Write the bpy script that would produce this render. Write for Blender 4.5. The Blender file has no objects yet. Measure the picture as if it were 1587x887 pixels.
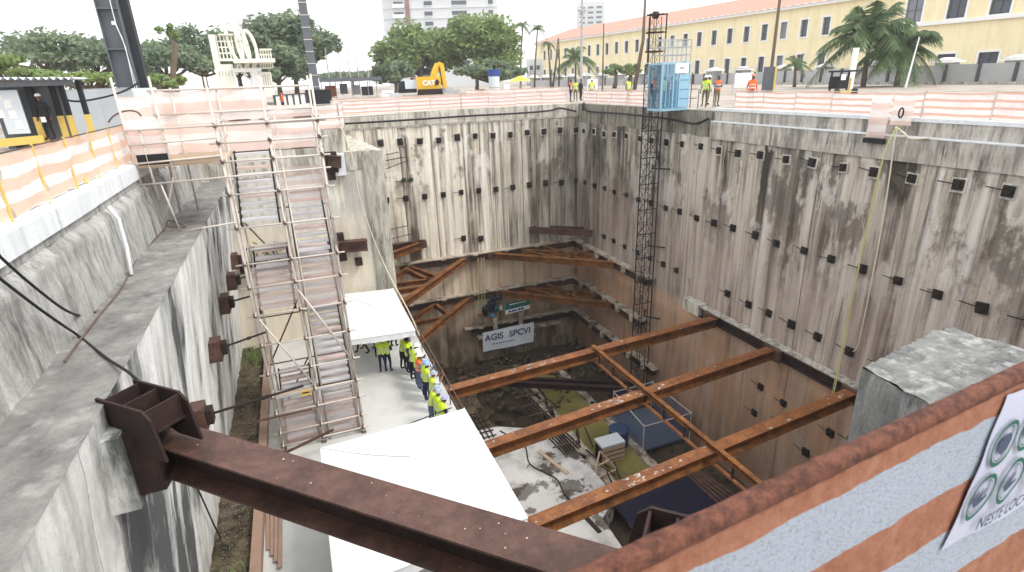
import bpy, bmesh, math, random
from mathutils import Vector, Matrix, noise as mnoise
R_ = math.radians
random.seed(7)
scene = bpy.context.scene
COL = scene.collection

# ------------------------------------------------------------------ camera
F_PX, YAW, PITCH, ROLL, HC = 861.167, .35933586, .35670165, -.03606221, 2.0
def cam_axes():
    f = Vector((math.sin(YAW)*math.cos(PITCH), math.cos(YAW)*math.cos(PITCH), -math.sin(PITCH)))
    r = Vector((math.cos(YAW), -math.sin(YAW), 0)); u = r.cross(f)
    return (r*math.cos(ROLL)+u*math.sin(ROLL), -r*math.sin(ROLL)+u*math.cos(ROLL), f)
CR, CU, CF = cam_axes()
cam_d = bpy.data.cameras.new('camera'); cam = bpy.data.objects.new('camera', cam_d); COL.objects.link(cam)
m = Matrix((CR, CU, -CF)).transposed().to_4x4(); m.translation = Vector((0, 0, HC)); cam.matrix_world = m
cam_d.sensor_width = 36; cam_d.lens = 36*F_PX/1587; cam_d.clip_start = .05; cam_d.clip_end = 6000
cam_d.dof.use_dof = True; cam_d.dof.focus_distance = 16; cam_d.dof.aperture_fstop = 4.0
scene.camera = cam
CAMP = Vector((0, 0, HC))
def ray(x, y): return CR*((x-793.5)/F_PX)+CU*(-(y-443.5)/F_PX)+CF
def az(x, y, z): d = ray(x, y); return CAMP+d*((z-HC)/d.z)
def ax(x, y, X): d = ray(x, y); return CAMP+d*(X/d.x)
def ay(x, y, Y): d = ray(x, y); return CAMP+d*(Y/d.y)
def ad(x, y, D): d = ray(x, y); return CAMP+d*(D/math.hypot(d.x, d.y))   # point at horizontal distance D

# ------------------------------------------------------------------ world, sun, exposure
SUN_EL, SUN_AZ = R_(52), R_(128)      # azimuth clockwise from +Y
w = bpy.data.worlds.new("World"); scene.world = w; w.use_nodes = True
nt = w.node_tree; bg = nt.nodes['Background']
sky = nt.nodes.new('ShaderNodeTexSky'); sky.sky_type = 'NISHITA'; sky.sun_disc = False
sky.sun_elevation = SUN_EL; sky.sun_rotation = SUN_AZ; sky.air_density = 1.0; sky.dust_density = 4.0
cl = nt.nodes.new('ShaderNodeMix'); cl.data_type = 'RGBA'
tc = nt.nodes.new('ShaderNodeTexCoord'); nz = nt.nodes.new('ShaderNodeTexNoise'); nz.inputs['Scale'].default_value = 2.2; nz.inputs['Detail'].default_value = 6
mp = nt.nodes.new('ShaderNodeMapping'); mp.inputs['Scale'].default_value = (1, 1, 3)
nt.links.new(tc.outputs['Generated'], mp.inputs['Vector']); nt.links.new(mp.outputs['Vector'], nz.inputs['Vector'])
mr = nt.nodes.new('ShaderNodeMapRange'); mr.inputs['From Min'].default_value = .35; mr.inputs['From Max'].default_value = .62
mr.inputs['To Min'].default_value = .82; mr.inputs['To Max'].default_value = 1.0
nt.links.new(nz.outputs['Fac'], mr.inputs['Value']); nt.links.new(mr.outputs['Result'], cl.inputs['Factor'])
nt.links.new(sky.outputs['Color'], cl.inputs['A']); cl.inputs['B'].default_value = (8.6, 8.75, 8.9, 1)   # overcast cloud deck over the blue
nt.links.new(cl.outputs['Result'], bg.inputs['Color']); bg.inputs['Strength'].default_value = .12
sl = bpy.data.lights.new('sun', 'SUN'); sl.energy = 1.3; sl.angle = R_(14); sl.color = (1, .96, .9)
so = bpy.data.objects.new('sun', sl); COL.objects.link(so)
sd = Vector((math.sin(SUN_AZ)*math.cos(SUN_EL), math.cos(SUN_AZ)*math.cos(SUN_EL), math.sin(SUN_EL)))
so.rotation_euler = sd.to_track_quat('Z', 'Y').to_euler(); so.location = (0, 0, 60)
scene.view_settings.view_transform = 'Standard'; scene.view_settings.look = 'None'
scene.view_settings.exposure = .87; scene.view_settings.gamma = 1
scene.cycles.max_bounces = 6; scene.cycles.transparent_max_bounces = 12

# ------------------------------------------------------------------ materials
def C(r, g, b):
    f = lambda c: (c/255/12.92 if c/255 <= .04045 else ((c/255+.055)/1.055)**2.4)
    return (f(r), f(g), f(b), 1)
class NT:
    def __init__(s, name, rough=.8, metal=0, spec=.3):
        s.mat = bpy.data.materials.new(name); s.mat.use_nodes = True; s.t = s.mat.node_tree; s.b = s.t.nodes['Principled BSDF']
        s.b.inputs['Roughness'].default_value = rough; s.b.inputs['Metallic'].default_value = metal; s.b.inputs['Specular IOR Level'].default_value = spec
        s.geo = None
    def n(s, t, **k):
        x = s.t.nodes.new(t)
        for a, v in k.items(): setattr(x, a, v)
        return x
    def L(s, a, b): s.t.links.new(a, b)
    def pos(s, obj=False):
        if obj: return s.n('ShaderNodeTexCoord').outputs['Object']
        if not s.geo: s.geo = s.n('ShaderNodeNewGeometry')
        return s.geo.outputs['Position']
    def noise(s, scale=1, map_=None, detail=5, rough=.6, loc=(0, 0, 0), obj=False):
        v = s.pos(obj)
        if map_ or loc != (0, 0, 0):
            mm = s.n('ShaderNodeMapping'); mm.inputs['Scale'].default_value = map_ or (1, 1, 1); mm.inputs['Location'].default_value = loc
            s.L(v, mm.inputs['Vector']); v = mm.outputs['Vector']
        x = s.n('ShaderNodeTexNoise'); x.inputs['Scale'].default_value = scale; x.inputs['Detail'].default_value = detail; x.inputs['Roughness'].default_value = rough
        s.L(v, x.inputs['Vector']); return x.outputs['Fac']
    def rng(s, v, a, b, c=0, d=1):
        x = s.n('ShaderNodeMapRange'); x.inputs['From Min'].default_value = a; x.inputs['From Max'].default_value = b
        x.inputs['To Min'].default_value = c; x.inputs['To Max'].default_value = d; s.L(v, x.inputs['Value']); return x.outputs['Result']
    def m(s, op, a, b=None, c=None):
        x = s.n('ShaderNodeMath', operation=op)
        for i, v in enumerate((a, b, c)):
            if v is None: continue
            if isinstance(v, (int, float)): x.inputs[i].default_value = v
            else: s.L(v, x.inputs[i])
        return x.outputs[0]
    def mix(s, f, a, b, mode='MIX'):
        x = s.n('ShaderNodeMix', data_type='RGBA', blend_type=mode)
        for k, v in (('Factor', f), ('A', a), ('B', b)):
            if isinstance(v, (int, float, tuple)): x.inputs[k].default_value = v
            else: s.L(v, x.inputs[k])
        return x.outputs['Result']
    def xyz(s, obj=False):
        x = s.n('ShaderNodeSeparateXYZ'); s.L(s.pos(obj), x.inputs[0]); return x.outputs
    def bump(s, h, st=.3, dist=.02):
        x = s.n('ShaderNodeBump'); x.inputs['Strength'].default_value = st; x.inputs['Distance'].default_value = dist
        s.L(h, x.inputs['Height']); s.L(x.outputs['Normal'], s.b.inputs['Normal'])
    def col(s, c):
        if isinstance(c, tuple): s.b.inputs['Base Color'].default_value = c
        else: s.L(c, s.b.inputs['Base Color'])
        return s.mat

def concrete(name, base, dark, amt=.8, light=None, lamt=.5, seed=0., sx=1.3, sz=.07, lo=.47, hi=.62, masks=(), fine=.22, bump=.35, blotch=.35, horiz=False, patch=None, drip=0., anch=None):
    k = NT(name, .88, 0, .2)
    mp1 = (sx*.35, sx*.35, sx) if horiz else (sx, sx, sz)
    a = k.rng(k.noise(1, mp1, 7, .62, (seed, seed*1.7, seed)), lo, hi)
    b = k.rng(k.noise(1, (sx*3.1, sx*3.1, sz*2), 5, .6, (seed+9, 3, seed)), .46, .66)
    bl = k.rng(k.noise(.32, None, 5, .6, (seed*3, 5, 1)), .36, .62)
    fi = k.noise(9, None, 6, .7)
    st = k.m('MULTIPLY', k.m('ADD', k.m('MULTIPLY', a, .75), k.m('MULTIPLY', b, .45)), k.m('ADD', k.m('MULTIPLY', bl, blotch*2), 1-blotch))
    st = k.m('MINIMUM', k.m('MULTIPLY', st, amt), 1.0)
    c = k.mix(st, base, dark)
    d3 = k.rng(k.noise(1, (sx*6.5, sx*6.5, sz*2.6), 4, .55, (seed+19, 13, seed)), .56, .64)
    d4 = k.rng(k.noise(1, (sx*2.2, sx*2.2, sz*1.1), 8, .72, (seed+5, 43, seed)), .53, .57)
    c = k.mix(k.m('MULTIPLY', k.m('ADD', k.m('MULTIPLY', d3, .42), k.m('MULTIPLY', d4, .46)), drip), c, dark)
    if light:
        l = k.rng(k.noise(1, (sx*1.9, sx*1.9, sz*1.3), 6, .6, (seed+31, seed, 7)), .54, .66)
        c = k.mix(k.m('MULTIPLY', l, lamt), c, light)
    if patch:
        pc, pa, psc, pz0, pz1, pz2 = patch
        z_ = k.xyz()[2]; g = k.m('MULTIPLY', k.rng(z_, pz2, pz1), 1.0)
        g = k.m('MULTIPLY', g, k.rng(z_, pz0+.1, pz0-.1))
        pn = k.rng(k.noise(psc, (1, 1, .55), 7, .68, (seed+77, 8, 3)), .53, .58)
        c = k.mix(k.m('MULTIPLY', k.m('MULTIPLY', g, pa), pn), c, pc)
        pw = k.rng(k.noise(psc*1.3, (1, 1, .5), 6, .6, (seed+97, 8, 3)), .57, .61)
        c = k.mix(k.m('MULTIPLY', k.m('MULTIPLY', g, .55), pw), c, light or base)
    if anch:      # dark run-off stains below the rows of anchor heads
        ax_, off, sp_ = anch; co = k.m('COSINE', k.m('MULTIPLY', k.m('SUBTRACT', k.m('ADD', k.xyz()['XYZ'.index(ax_)], k.m('MULTIPLY', k.noise(2.2, (1, 1, .5), 3), .35)), off+.17), 6.28319/sp_))
        tz = k.m('FRACT', k.m('MULTIPLY', k.m('ADD', k.m('MULTIPLY', k.xyz()[2], -1), -1.93), 1/3.9))
        fz = k.m('MULTIPLY', k.rng(tz, .75, .02), k.rng(k.xyz()[2], -1.8, -2.1)); mm_ = k.m('MULTIPLY', k.m('MULTIPLY', k.rng(co, .80, .97), fz), k.rng(k.noise(1.1, (1, 1, .4), 4), .35, .6))
        c = k.mix(k.m('MULTIPLY', mm_, .62), c, dark)
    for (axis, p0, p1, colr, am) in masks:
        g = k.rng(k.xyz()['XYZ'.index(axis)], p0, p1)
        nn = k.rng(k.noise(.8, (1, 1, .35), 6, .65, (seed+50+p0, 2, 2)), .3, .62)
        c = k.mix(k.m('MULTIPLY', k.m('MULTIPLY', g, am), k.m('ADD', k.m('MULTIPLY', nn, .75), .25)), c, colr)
    c = k.mix(1.0, c, k.mix(fi, (1-fine, 1-fine, 1-fine, 1), (1+fine*.6, 1+fine*.6, 1+fine*.6, 1)), 'MULTIPLY')
    sp = k.rng(k.noise(38, None, 2, .5), .66, .72)
    c = k.mix(k.m('MULTIPLY', sp, .5), c, (dark[0]*.6, dark[1]*.6, dark[2]*.6, 1))
    k.bump(k.m('ADD', fi, k.m('MULTIPLY', a, .5)), bump, .03)
    return k.col(c)

def rust(name, a, b, dark, scale=2.2, rough=.75, seed=0., spots=0):
    k = NT(name, rough, .15, .35)
    n1 = k.rng(k.noise(scale, None, 7, .65, (seed, 0, 0)), .38, .62); n2 = k.rng(k.noise(scale*5, None, 5, .7, (0, seed, 0)), .42, .7)
    c = k.mix(n1, a, b); c = k.mix(k.m('MULTIPLY', n2, .6), c, dark)
    if spots:
        v = k.n('ShaderNodeTexVoronoi'); v.inputs['Scale'].default_value = 5.; k.L(k.pos(), v.inputs['Vector'])
        f = k.m('MULTIPLY', k.rng(v.outputs['Distance'], .10, .05), k.rng(k.noise(3), .5, .56))
        c = k.mix(k.m('MULTIPLY', f, spots), c, C(190, 180, 170))
        s3 = k.rng(k.noise(16, None, 3, .8, (4, 4, 4)), .66, .7); c = k.mix(k.m('MULTIPLY', s3, spots), c, C(175, 165, 155))
    k.bump(k.noise(scale*12, None, 5, .7), .4, .01)
    return k.col(c)

def plain(name, c, rough=.7, metal=0, var=.15, scale=6, spec=.3, obj=True):
    k = NT(name, rough, metal, spec)
    n1 = k.noise(scale, None, 5, .65, (0, 0, 0), obj)
    lo = tuple(x*(1-var) for x in c[:3])+(1,); hi = tuple(min(1, x*(1+var)) for x in c[:3])+(1,)
    return k.col(k.mix(n1, lo, hi))

M = {}
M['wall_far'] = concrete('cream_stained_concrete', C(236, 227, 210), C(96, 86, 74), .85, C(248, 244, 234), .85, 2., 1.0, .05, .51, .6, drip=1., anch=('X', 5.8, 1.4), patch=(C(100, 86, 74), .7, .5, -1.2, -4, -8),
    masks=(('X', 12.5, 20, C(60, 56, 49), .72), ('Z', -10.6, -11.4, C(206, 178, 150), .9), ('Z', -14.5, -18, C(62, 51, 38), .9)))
M['wall_right'] = concrete('grey_stained_concrete', C(200, 189, 176), C(70, 64, 56), .95, C(228, 222, 216), .7, 11., .75, .06, .5, .59, blotch=.6, drip=1., anch=('Y', 39.4, 1.5), patch=(C(66, 60, 54), .68, .42, -1.0, -4.5, -9.5),
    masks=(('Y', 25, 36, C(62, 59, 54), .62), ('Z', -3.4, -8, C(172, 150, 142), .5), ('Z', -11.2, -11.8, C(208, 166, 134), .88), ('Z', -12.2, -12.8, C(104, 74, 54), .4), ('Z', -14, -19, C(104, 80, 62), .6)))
M['cap_right'] = concrete('weathered_capping_concrete', C(192, 186, 177), C(92, 88, 80), .7, C(222, 218, 210), .4, 23., 1.6, .3, .5, .62, drip=1.)
M['cap_far'] = concrete('mossy_capping_concrete', C(210, 205, 193), C(100, 96, 84), .7, C(232, 230, 220), .4, 29., 1.7, .3, .5, .62, drip=.9)
M['wall_left'] = concrete('whitish_streaked_concrete', C(222, 221, 217), C(88, 90, 90), .95, C(246, 246, 244), .9, 41., .42, .1, .51, .57, fine=.3, blotch=.65, drip=.45)
M['ledge'] = concrete('rough_grey_ledge_concrete', C(142, 140, 137), C(92, 90, 88), .65, C(176, 174, 171), .5, 53., 1.1, 1.1, .42, .62, fine=.35, bump=.6)
M['upstand'] = concrete('scraped_grey_concrete', C(180, 179, 175), C(108, 107, 103), .75, C(214, 213, 210), .5, 59., 1.8, .5, .48, .62, fine=.3, bump=.8, drip=.6)
M['curb'] = concrete('white_painted_curb', C(226, 229, 231), C(168, 176, 180), .5, None, 0, 61., 1.2, .2, .5, .7, fine=.1)
M['slab'] = concrete('pale_slab_concrete', C(200, 200, 197), C(160, 159, 154), .45, None, 0, 67., .5, .5, .45, .7, fine=.1)
M['lower_slab'] = concrete('stained_lower_slab', C(216, 213, 210), C(92, 84, 76), 1.1, None, 0, 74., .22, .22, .56, .585, fine=.1, blotch=.05)
M['pit_floor'] = concrete('muddy_pit_floor', C(84, 72, 58), C(40, 34, 28), .8, C(92, 80, 66), .4, 79., .8, .8, .42, .6, fine=.4, bump=.8)
M['block'] = concrete('patched_cream_concrete', C(220, 217, 208), C(134, 132, 124), .7, C(240, 232, 214), .6, 83., .9, .12, .47, .62,
    masks=(('Z', -4, -5, C(240, 226, 202), .8),))
M['ledger_conc'] = concrete('waler_concrete', C(196, 184, 168), C(96, 84, 72), .8, None, 0, 91., 1.5, 1.5, .42, .6, fine=.3)
M['pier'] = concrete('rough_dark_pier_concrete', C(140, 140, 137), C(78, 80, 82), .6, C(190, 190, 187), .6, 97., 2.6, .9, .45, .62, fine=.5, bump=1.)
M['ground'] = concrete('dusty_site_ground', C(178, 170, 160), C(128, 112, 98), .6, None, 0, 101., .3, .3, .42, .6, fine=.15)
M['soil'] = concrete('damp_soil', C(104, 92, 74), C(52, 46, 34), .9, C(142, 130, 112), .4, 103., 1.6, 1.6, .42, .6, fine=.5, bump=1.)
M['rust_orange'] = rust('orange_rusted_steel', C(148, 94, 46), C(94, 58, 32), C(50, 34, 24), 1.3)
M['rust_top'] = rust('bright_rust_flange', C(152, 96, 52), C(114, 68, 38), C(70, 44, 30), 1.7, .5, spots=.9)
M['rust_brown'] = rust('brown_rusted_steel', C(104, 76, 66), C(76, 54, 47), C(48, 37, 34), 1.3, .6, seed=5., spots=.25)
M['rust_dark'] = rust('dark_brown_steel', C(62, 44, 40), C(46, 34, 32), C(30, 24, 23), 3., seed=8.)
M['rail_rust'] = rust('flaking_red_rust', C(126, 80, 62), C(82, 50, 40), C(36, 27, 27), 34., .8, 3.)
M['galv'] = plain('dusty_galvanised_tube', C(206, 197, 188), .6, .2, .2, 9)
M['galv_d'] = plain('dirty_brown_tube', C(110, 90, 80), .7, .2, .25, 9)
M['tread'] = plain('grey_steel_tread', C(204, 202, 204), .6, .1, .15, 5)
M['step_pink'] = plain('pink_dusted_step', C(206, 186, 180), .7, 0, .15, 4)
M['board'] = plain('pale_plywood_board', C(196, 172, 148), .8, 0, .18, 3)
M['black'] = plain('black_metal', C(34, 35, 38), .6, .2, .2, 5)
M['anchor'] = plain('dark_anchor_plate', C(40, 34, 32), .7, .2, .25, 6)
M['mast'] = plain('dark_mast_steel', C(44, 46, 52), .55, .3, .2, 5)
M['column'] = plain('dark_grey_painted_steel', C(98, 102, 108), .5, .2, .15, 2)
M['yellow'] = plain('yellow_paint', C(214, 184, 98), .6, 0, .1, 4)
M['cat'] = plain('construction_yellow', C(222, 176, 50), .5, 0, .1, 4)
M['hose'] = plain('black_rubber', C(38, 38, 40), .6, 0, .1, 8)
M['ropey'] = plain('yellow_rope', C(200, 194, 130), .85, 0, .15, 20)
M['ropew'] = plain('pale_rope', C(214, 206, 186), .85, 0, .15, 20)
M['yfacade'] = concrete('pale_yellow_render', C(240, 226, 186), C(206, 190, 150), .35, None, 0, 3., .5, .1, .5, .65, fine=.05, bump=.1, drip=.25)
M['blind'] = plain('grey_blind', C(128, 132, 140), .5, 0, .1, 1)
M['white'] = plain('white_paint', C(232, 232, 230), .7, 0, .05, 3)
M['tent'] = plain('white_pvc_canopy', C(236, 238, 240), .5, 0, .03, .6)
M['pane'] = plain('dark_window_glass', C(70, 76, 88), .25, 0, .2, 1, .5)
M['tile'] = None
M['hoard'] = plain('grey_hoarding_panel', C(170, 170, 170), .8, 0, .12, 1.2)
M['hoard_post'] = plain('dark_grey_post', C(74, 76, 79), .8, 0, .1, 2)
M['sheet'] = plain('pale_blue_grey_sheet', C(206, 213, 219), .6, .1, .06, 1)
M['blue'] = plain('light_blue_panel', C(146, 186, 206), .5, 0, .06, 2)
M['blue_d'] = plain('mid_blue_panel', C(84, 134, 164), .5, 0, .1, 2)
M['navy'] = plain('navy_tarpaulin', C(24, 26, 48), .6, 0, .2, 2)
M['teal'] = plain('teal_banner', C(24, 104, 94), .7, 0, .1, 3)
M['banner'] = plain('white_banner_vinyl', C(224, 230, 242), .6, 0, .05, 2)
M['ink'] = plain('blue_grey_ink', C(60, 72, 92), .7, 0, .05, 5)
M['green_ink'] = plain('dark_green_ink', C(22, 84, 70), .6, 0, .05, 5)
M['grey_sheet'] = plain('grey_vinyl_sign', C(170, 174, 192), .45, 0, .06, 3)
M['timber'] = plain('weathered_timber', C(150, 124, 108), .85, 0, .25, 4)
M['bark'] = plain('grey_brown_bark', C(104, 90, 76), .9, 0, .25, 3)
M['brickish'] = plain('brown_brick_infill', C(150, 96, 80), .85, 0, .15, 1)
M['lattice'] = plain('pale_cream_blockwork', C(228, 226, 212), .8, 0, .05, 2)
k = NT('canopy_fabric', .5); c_ = k.mix(k.noise(.9, None, 5, .6), C(226, 229, 233), C(244, 245, 246)); k.bump(k.noise(1.6, (1, 1, 1), 3, .5), .5, .12); M['tent'] = k.col(c_)
k = NT('terracotta_roof_tiles', .85); sx_ = k.xyz()
wv = k.noise(.6, None, 6, .6); M['tile'] = k.col(k.mix(k.noise(7, (1, .4, 1), 4), k.mix(wv, C(198, 150, 132), C(210, 164, 148)), C(182, 132, 116)))

def water_mat():
    k = NT('murky_green_water', .06, 0, .8); c = k.mix(k.rng(k.noise(.5, None, 5, .6), .4, .65), C(140, 132, 76), C(112, 106, 66))
    k.bump(k.noise(3, None, 3), .08, .02); return k.col(c)
M['water'] = water_mat()

def stripes(name, white, orange, rep, phase=0., alpha=.9, grime=.3, pale=0., duty=.5):
    """woven safety mesh: horizontal bands along the V of the sheet"""
    k = NT(name, .75); uv = k.n('ShaderNodeUVMap'); s = k.n('ShaderNodeSeparateXYZ'); k.L(uv.outputs[0], s.inputs[0])
    wob = k.m('MULTIPLY', k.m('SUBTRACT', k.noise(1.3, None, 3), .5), .10)
    v = k.m('FRACT', k.m('ADD', k.m('MULTIPLY', k.m('ADD', s.outputs[1], wob), rep), phase))
    f = k.rng(k.m('ABSOLUTE', k.m('SUBTRACT', v, .5)), duty*.5-.02, duty*.5+.02)
    c = k.mix(f, orange, white)
    c = k.mix(k.m('MULTIPLY', k.rng(k.noise(1.1, None, 5, .65, (3, 1, 1)), .4, .7), grime), c, C(200, 170, 158))
    k.bump(k.noise(4, None, 4), .3, .03)
    out = k.t.nodes['Material Output']; tr = k.n('ShaderNodeBsdfTransparent'); ms = k.n('ShaderNodeMixShader')
    tl = k.n('ShaderNodeBsdfTranslucent'); m2 = k.n('ShaderNodeMixShader'); m2.inputs[0].default_value = .3
    k.L(c, tl.inputs['Color']); k.L(k.b.outputs[0], m2.inputs[1]); k.L(tl.outputs[0], m2.inputs[2])
    ms.inputs[0].default_value = alpha; k.L(tr.outputs[0], ms.inputs[1]); k.L(m2.outputs[0], ms.inputs[2]); k.L(ms.outputs[0], out.inputs['Surface'])
    return k.col(c)
M['mesh'] = stripes('orange_white_mesh', C(246, 241, 240), C(226, 172, 152), 3.5, .1, .78, duty=.36, grime=.4)
M['mesh2'] = stripes('faded_pink_mesh', C(247, 240, 237), C(238, 212, 202), 3, .3, .85)
M['mesh3'] = stripes('orange_white_mesh_left', C(245, 244, 244), C(240, 205, 182), 2.5, .2, .84)
M['mesh4'] = stripes('dusty_stair_mesh', C(222, 215, 216), C(216, 184, 172), 4, .3, .42, .5)
def near_mesh():
    k = NT('near_woven_mesh', .8); uv = k.n('ShaderNodeUVMap'); s = k.n('ShaderNodeSeparateXYZ'); k.L(uv.outputs[0], s.inputs[0])
    v = s.outputs[1]; wob = k.m('MULTIPLY', k.m('SUBTRACT', k.noise(14, None, 3), .5), .02); v = k.m('ADD', v, wob)
    f = k.m('ADD', k.m('LESS_THAN', v, .07), k.m('MULTIPLY', k.m('GREATER_THAN', v, .24), k.m('LESS_THAN', v, .38)))
    f = k.m('MINIMUM', k.m('ADD', f, k.m('MULTIPLY', k.m('GREATER_THAN', v, .54), k.m('LESS_THAN', v, .72))), 1)
    specks = k.rng(k.noise(1, (110, 110, 260), 3, .8), .53, .62)
    cw = k.mix(k.m('MULTIPLY', specks, .6), C(148, 156, 167), C(74, 80, 90))
    co = k.mix(k.rng(k.noise(20, None, 5, .7), .35, .65), C(150, 106, 86), C(128, 82, 62))
    co = k.mix(k.m('MULTIPLY', specks, .25), co, C(120, 60, 44)); c = k.mix(f, cw, co)
    k.bump(k.noise(120, None, 3), .5, .004); return k.col(c)
M['near_mesh'] = near_mesh()
def leaf_mat(name, a, b, sc=.5):
    k = NT(name, .6, 0, .25); c = k.mix(k.rng(k.noise(sc, None, 4, .6), .35, .65), a, b)
    c = k.mix(k.rng(k.noise(6, None, 2), .3, .7), c, k.mix(.45, c, (a[0]*.45, a[1]*.5, a[2]*.5, 1)))
    out = k.t.nodes['Material Output']; tl = k.n('ShaderNodeBsdfTranslucent'); ms = k.n('ShaderNodeMixShader'); ms.inputs[0].default_value = .3
    k.L(c, tl.inputs['Color']); k.L(k.b.outputs[0], ms.inputs[1]); k.L(tl.outputs[0], ms.inputs[2]); k.L(ms.outputs[0], out.inputs['Surface'])
    return k.col(c)
M['leaf'] = leaf_mat('mid_green_foliage', C(118, 140, 92), C(164, 178, 112))
M['leaf_d'] = leaf_mat('dark_green_foliage', C(112, 130, 106), C(152, 166, 130))
M['leaf_l'] = leaf_mat('light_green_foliage', C(126, 150, 92), C(164, 178, 112), 1.)
M['palm'] = leaf_mat('palm_green', C(80, 104, 72), C(118, 138, 84), 1.)

# ------------------------------------------------------------------ mesh builder
class MB:
    def __init__(s): s.v = []; s.f = []; s.uv = {}; s.mi = []
    def add(s, vs, fs, mi=0):
        o = len(s.v); s.v += [tuple(x) for x in vs]; s.f += [tuple(i+o for i in f) for f in fs]; s.mi += [mi]*len(fs)
    def box(s, x0, y0, z0, x1, y1, z1, mi=0):
        s.add([(x0, y0, z0), (x1, y0, z0), (x1, y1, z0), (x0, y1, z0), (x0, y0, z1), (x1, y0, z1), (x1, y1, z1), (x0, y1, z1)],
              [(3, 2, 1, 0), (4, 5, 6, 7), (0, 1, 5, 4), (1, 2, 6, 5), (2, 3, 7, 6), (3, 0, 4, 7)], mi); return s
    def bar(s, p0, p1, w, h, up=(0, 0, 1), mi=0):
        p0, p1 = Vector(p0), Vector(p1); d = (p1-p0).normalized(); u = Vector(up)
        if abs(d.dot(u)) > .98: u = Vector((0, 1, 0))
        r = d.cross(u).normalized(); u = r.cross(d).normalized(); vs = []
        for p in (p0, p1):
            for a, b in ((-1, -1), (1, -1), (1, 1), (-1, 1)): vs.append(p+r*(a*w/2)+u*(b*h/2))
        s.add(vs, [(0, 1, 2, 3), (7, 6, 5, 4), (1, 0, 4, 5), (2, 1, 5, 6), (3, 2, 6, 7), (0, 3, 7, 4)], mi); return s
    def tube(s, p0, p1, r, n=6, r1=None, mi=0, cap=True):
        p0, p1 = Vector(p0), Vector(p1); d = (p1-p0)
        if d.length < 1e-6: return s
        d.normalize(); a = d.orthogonal().normalized(); b = d.cross(a); r1 = r if r1 is None else r1; vs = []
        for p, q in ((p0, r), (p1, r1)):
            for i in range(n): t = 2*math.pi*i/n; vs.append(p+a*(q*math.cos(t))+b*(q*math.sin(t)))
        fs = [(i, (i+1) % n, n+(i+1) % n, n+i) for i in range(n)]
        if cap: fs += [tuple(range(n))[::-1], tuple(range(n, 2*n))]
        s.add(vs, fs, mi); return s
    def path(s, pts, r, n=6):
        pts = [Vector(p) for p in pts]; vs = []; N = len(pts)
        a = None
        for i, p in enumerate(pts):
            d = (pts[min(i+1, N-1)]-pts[max(i-1, 0)]).normalized()
            a = d.orthogonal().normalized() if a is None else (a-d*a.dot(d)).normalized()
            b = d.cross(a); rr = r[i] if isinstance(r, (list, tuple)) else r
            for j in range(n): t = 2*math.pi*j/n; vs.append(p+a*(rr*math.cos(t))+b*(rr*math.sin(t)))
        fs = [(i*n+j, i*n+(j+1) % n, (i+1)*n+(j+1) % n, (i+1)*n+j) for i in range(N-1) for j in range(n)]
        fs += [tuple(range(n))[::-1], tuple(range((N-1)*n, N*n))]; s.add(vs, fs); return s
    def hbeam(s, p0, p1, w, h, tf=.03, tw=.03, mi=0, top=None):
        p0, p1 = Vector(p0), Vector(p1); z = Vector((0, 0, 1)); d = (p1-p0).normalized(); r = d.cross(z).normalized(); u = r.cross(d)
        s.bar(p0+u*(h/2-tf/2), p1+u*(h/2-tf/2), w, tf, u, mi if top is None else top); s.bar(p0-u*(h/2-tf/2), p1-u*(h/2-tf/2), w, tf, u, mi)
        s.bar(p0, p1, tw, h-2*tf, u, mi); return s
    def grid(s, fn, nu, nv, mi=0, uv=False):
        o = len(s.v)
        for j in range(nv+1):
            for i in range(nu+1): s.v.append(tuple(fn(i/nu, j/nv)))
        for j in range(nv):
            for i in range(nu):
                a = o+j*(nu+1)+i; s.f.append((a, a+1, a+nu+2, a+nu+1)); s.mi.append(mi)
                if uv: s.uv[len(s.f)-1] = ((i/nu, j/nv), ((i+1)/nu, j/nv), ((i+1)/nu, (j+1)/nv), (i/nu, (j+1)/nv))
        return s
    def prism(s, pts, z0, z1, mi=0):
        n = len(pts); vs = [(p[0], p[1], z0) for p in pts]+[(p[0], p[1], z1) for p in pts]
        s.add(vs, [tuple(range(n))[::-1], tuple(range(n, 2*n))]+[(i, (i+1) % n, n+(i+1) % n, n+i) for i in range(n)], mi); return s
    def mesh(s, name, mats, smooth=False):
        me = bpy.data.meshes.new(name); me.from_pydata(s.v, [], s.f)
        if s.uv:
            l = me.uv_layers.new(name='UVMap')
            for p in me.polygons:
                q = s.uv.get(p.index)
                if q:
                    for k_, li in enumerate(p.loop_indices): l.data[li].uv = q[k_]
        for mm in (mats if isinstance(mats, (list, tuple)) else [mats]): me.materials.append(mm)
        if any(s.mi): me.polygons.foreach_set('material_index', s.mi)
        if smooth: me.polygons.foreach_set('use_smooth', [True]*len(me.polygons))
        me.update(); return me
def link(name, me, parent=None, loc=None, rz=0):
    o = bpy.data.objects.new(name, me); COL.objects.link(o)
    if parent is not None:
        o.parent = parent
        if parent.type == 'EMPTY' and parent.get('_w'): o.matrix_parent_inverse = Matrix.Translation(-Vector(parent.location))
    if loc is not None: o.location = loc; o.rotation_euler = (0, 0, rz)
    return o
def part(name, mb, mat, parent, smooth=False, label=None):
    o = link(name, mb.mesh(name, mat, smooth), parent)
    if label: o['label'] = label
    return o
def tag(o, label, cat, group=None, kind=None):
    if label: o['label'] = label
    if cat: o['category'] = cat
    if group: o['group'] = group
    if kind: o['kind'] = kind
    return o
def thing(name, label, cat, loc=(0, 0, 0), group=None, world=True, rz=0):
    o = bpy.data.objects.new(name, None); COL.objects.link(o); o.location = loc; o.rotation_euler = (0, 0, rz); o.empty_display_size = .2
    if world: o['_w'] = 1
    return tag(o, label, cat, group)
def struct(name, mb, mat, smooth=False):
    o = link(name, mb.mesh(name, mat, smooth)); o['kind'] = 'structure'; return o
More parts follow.
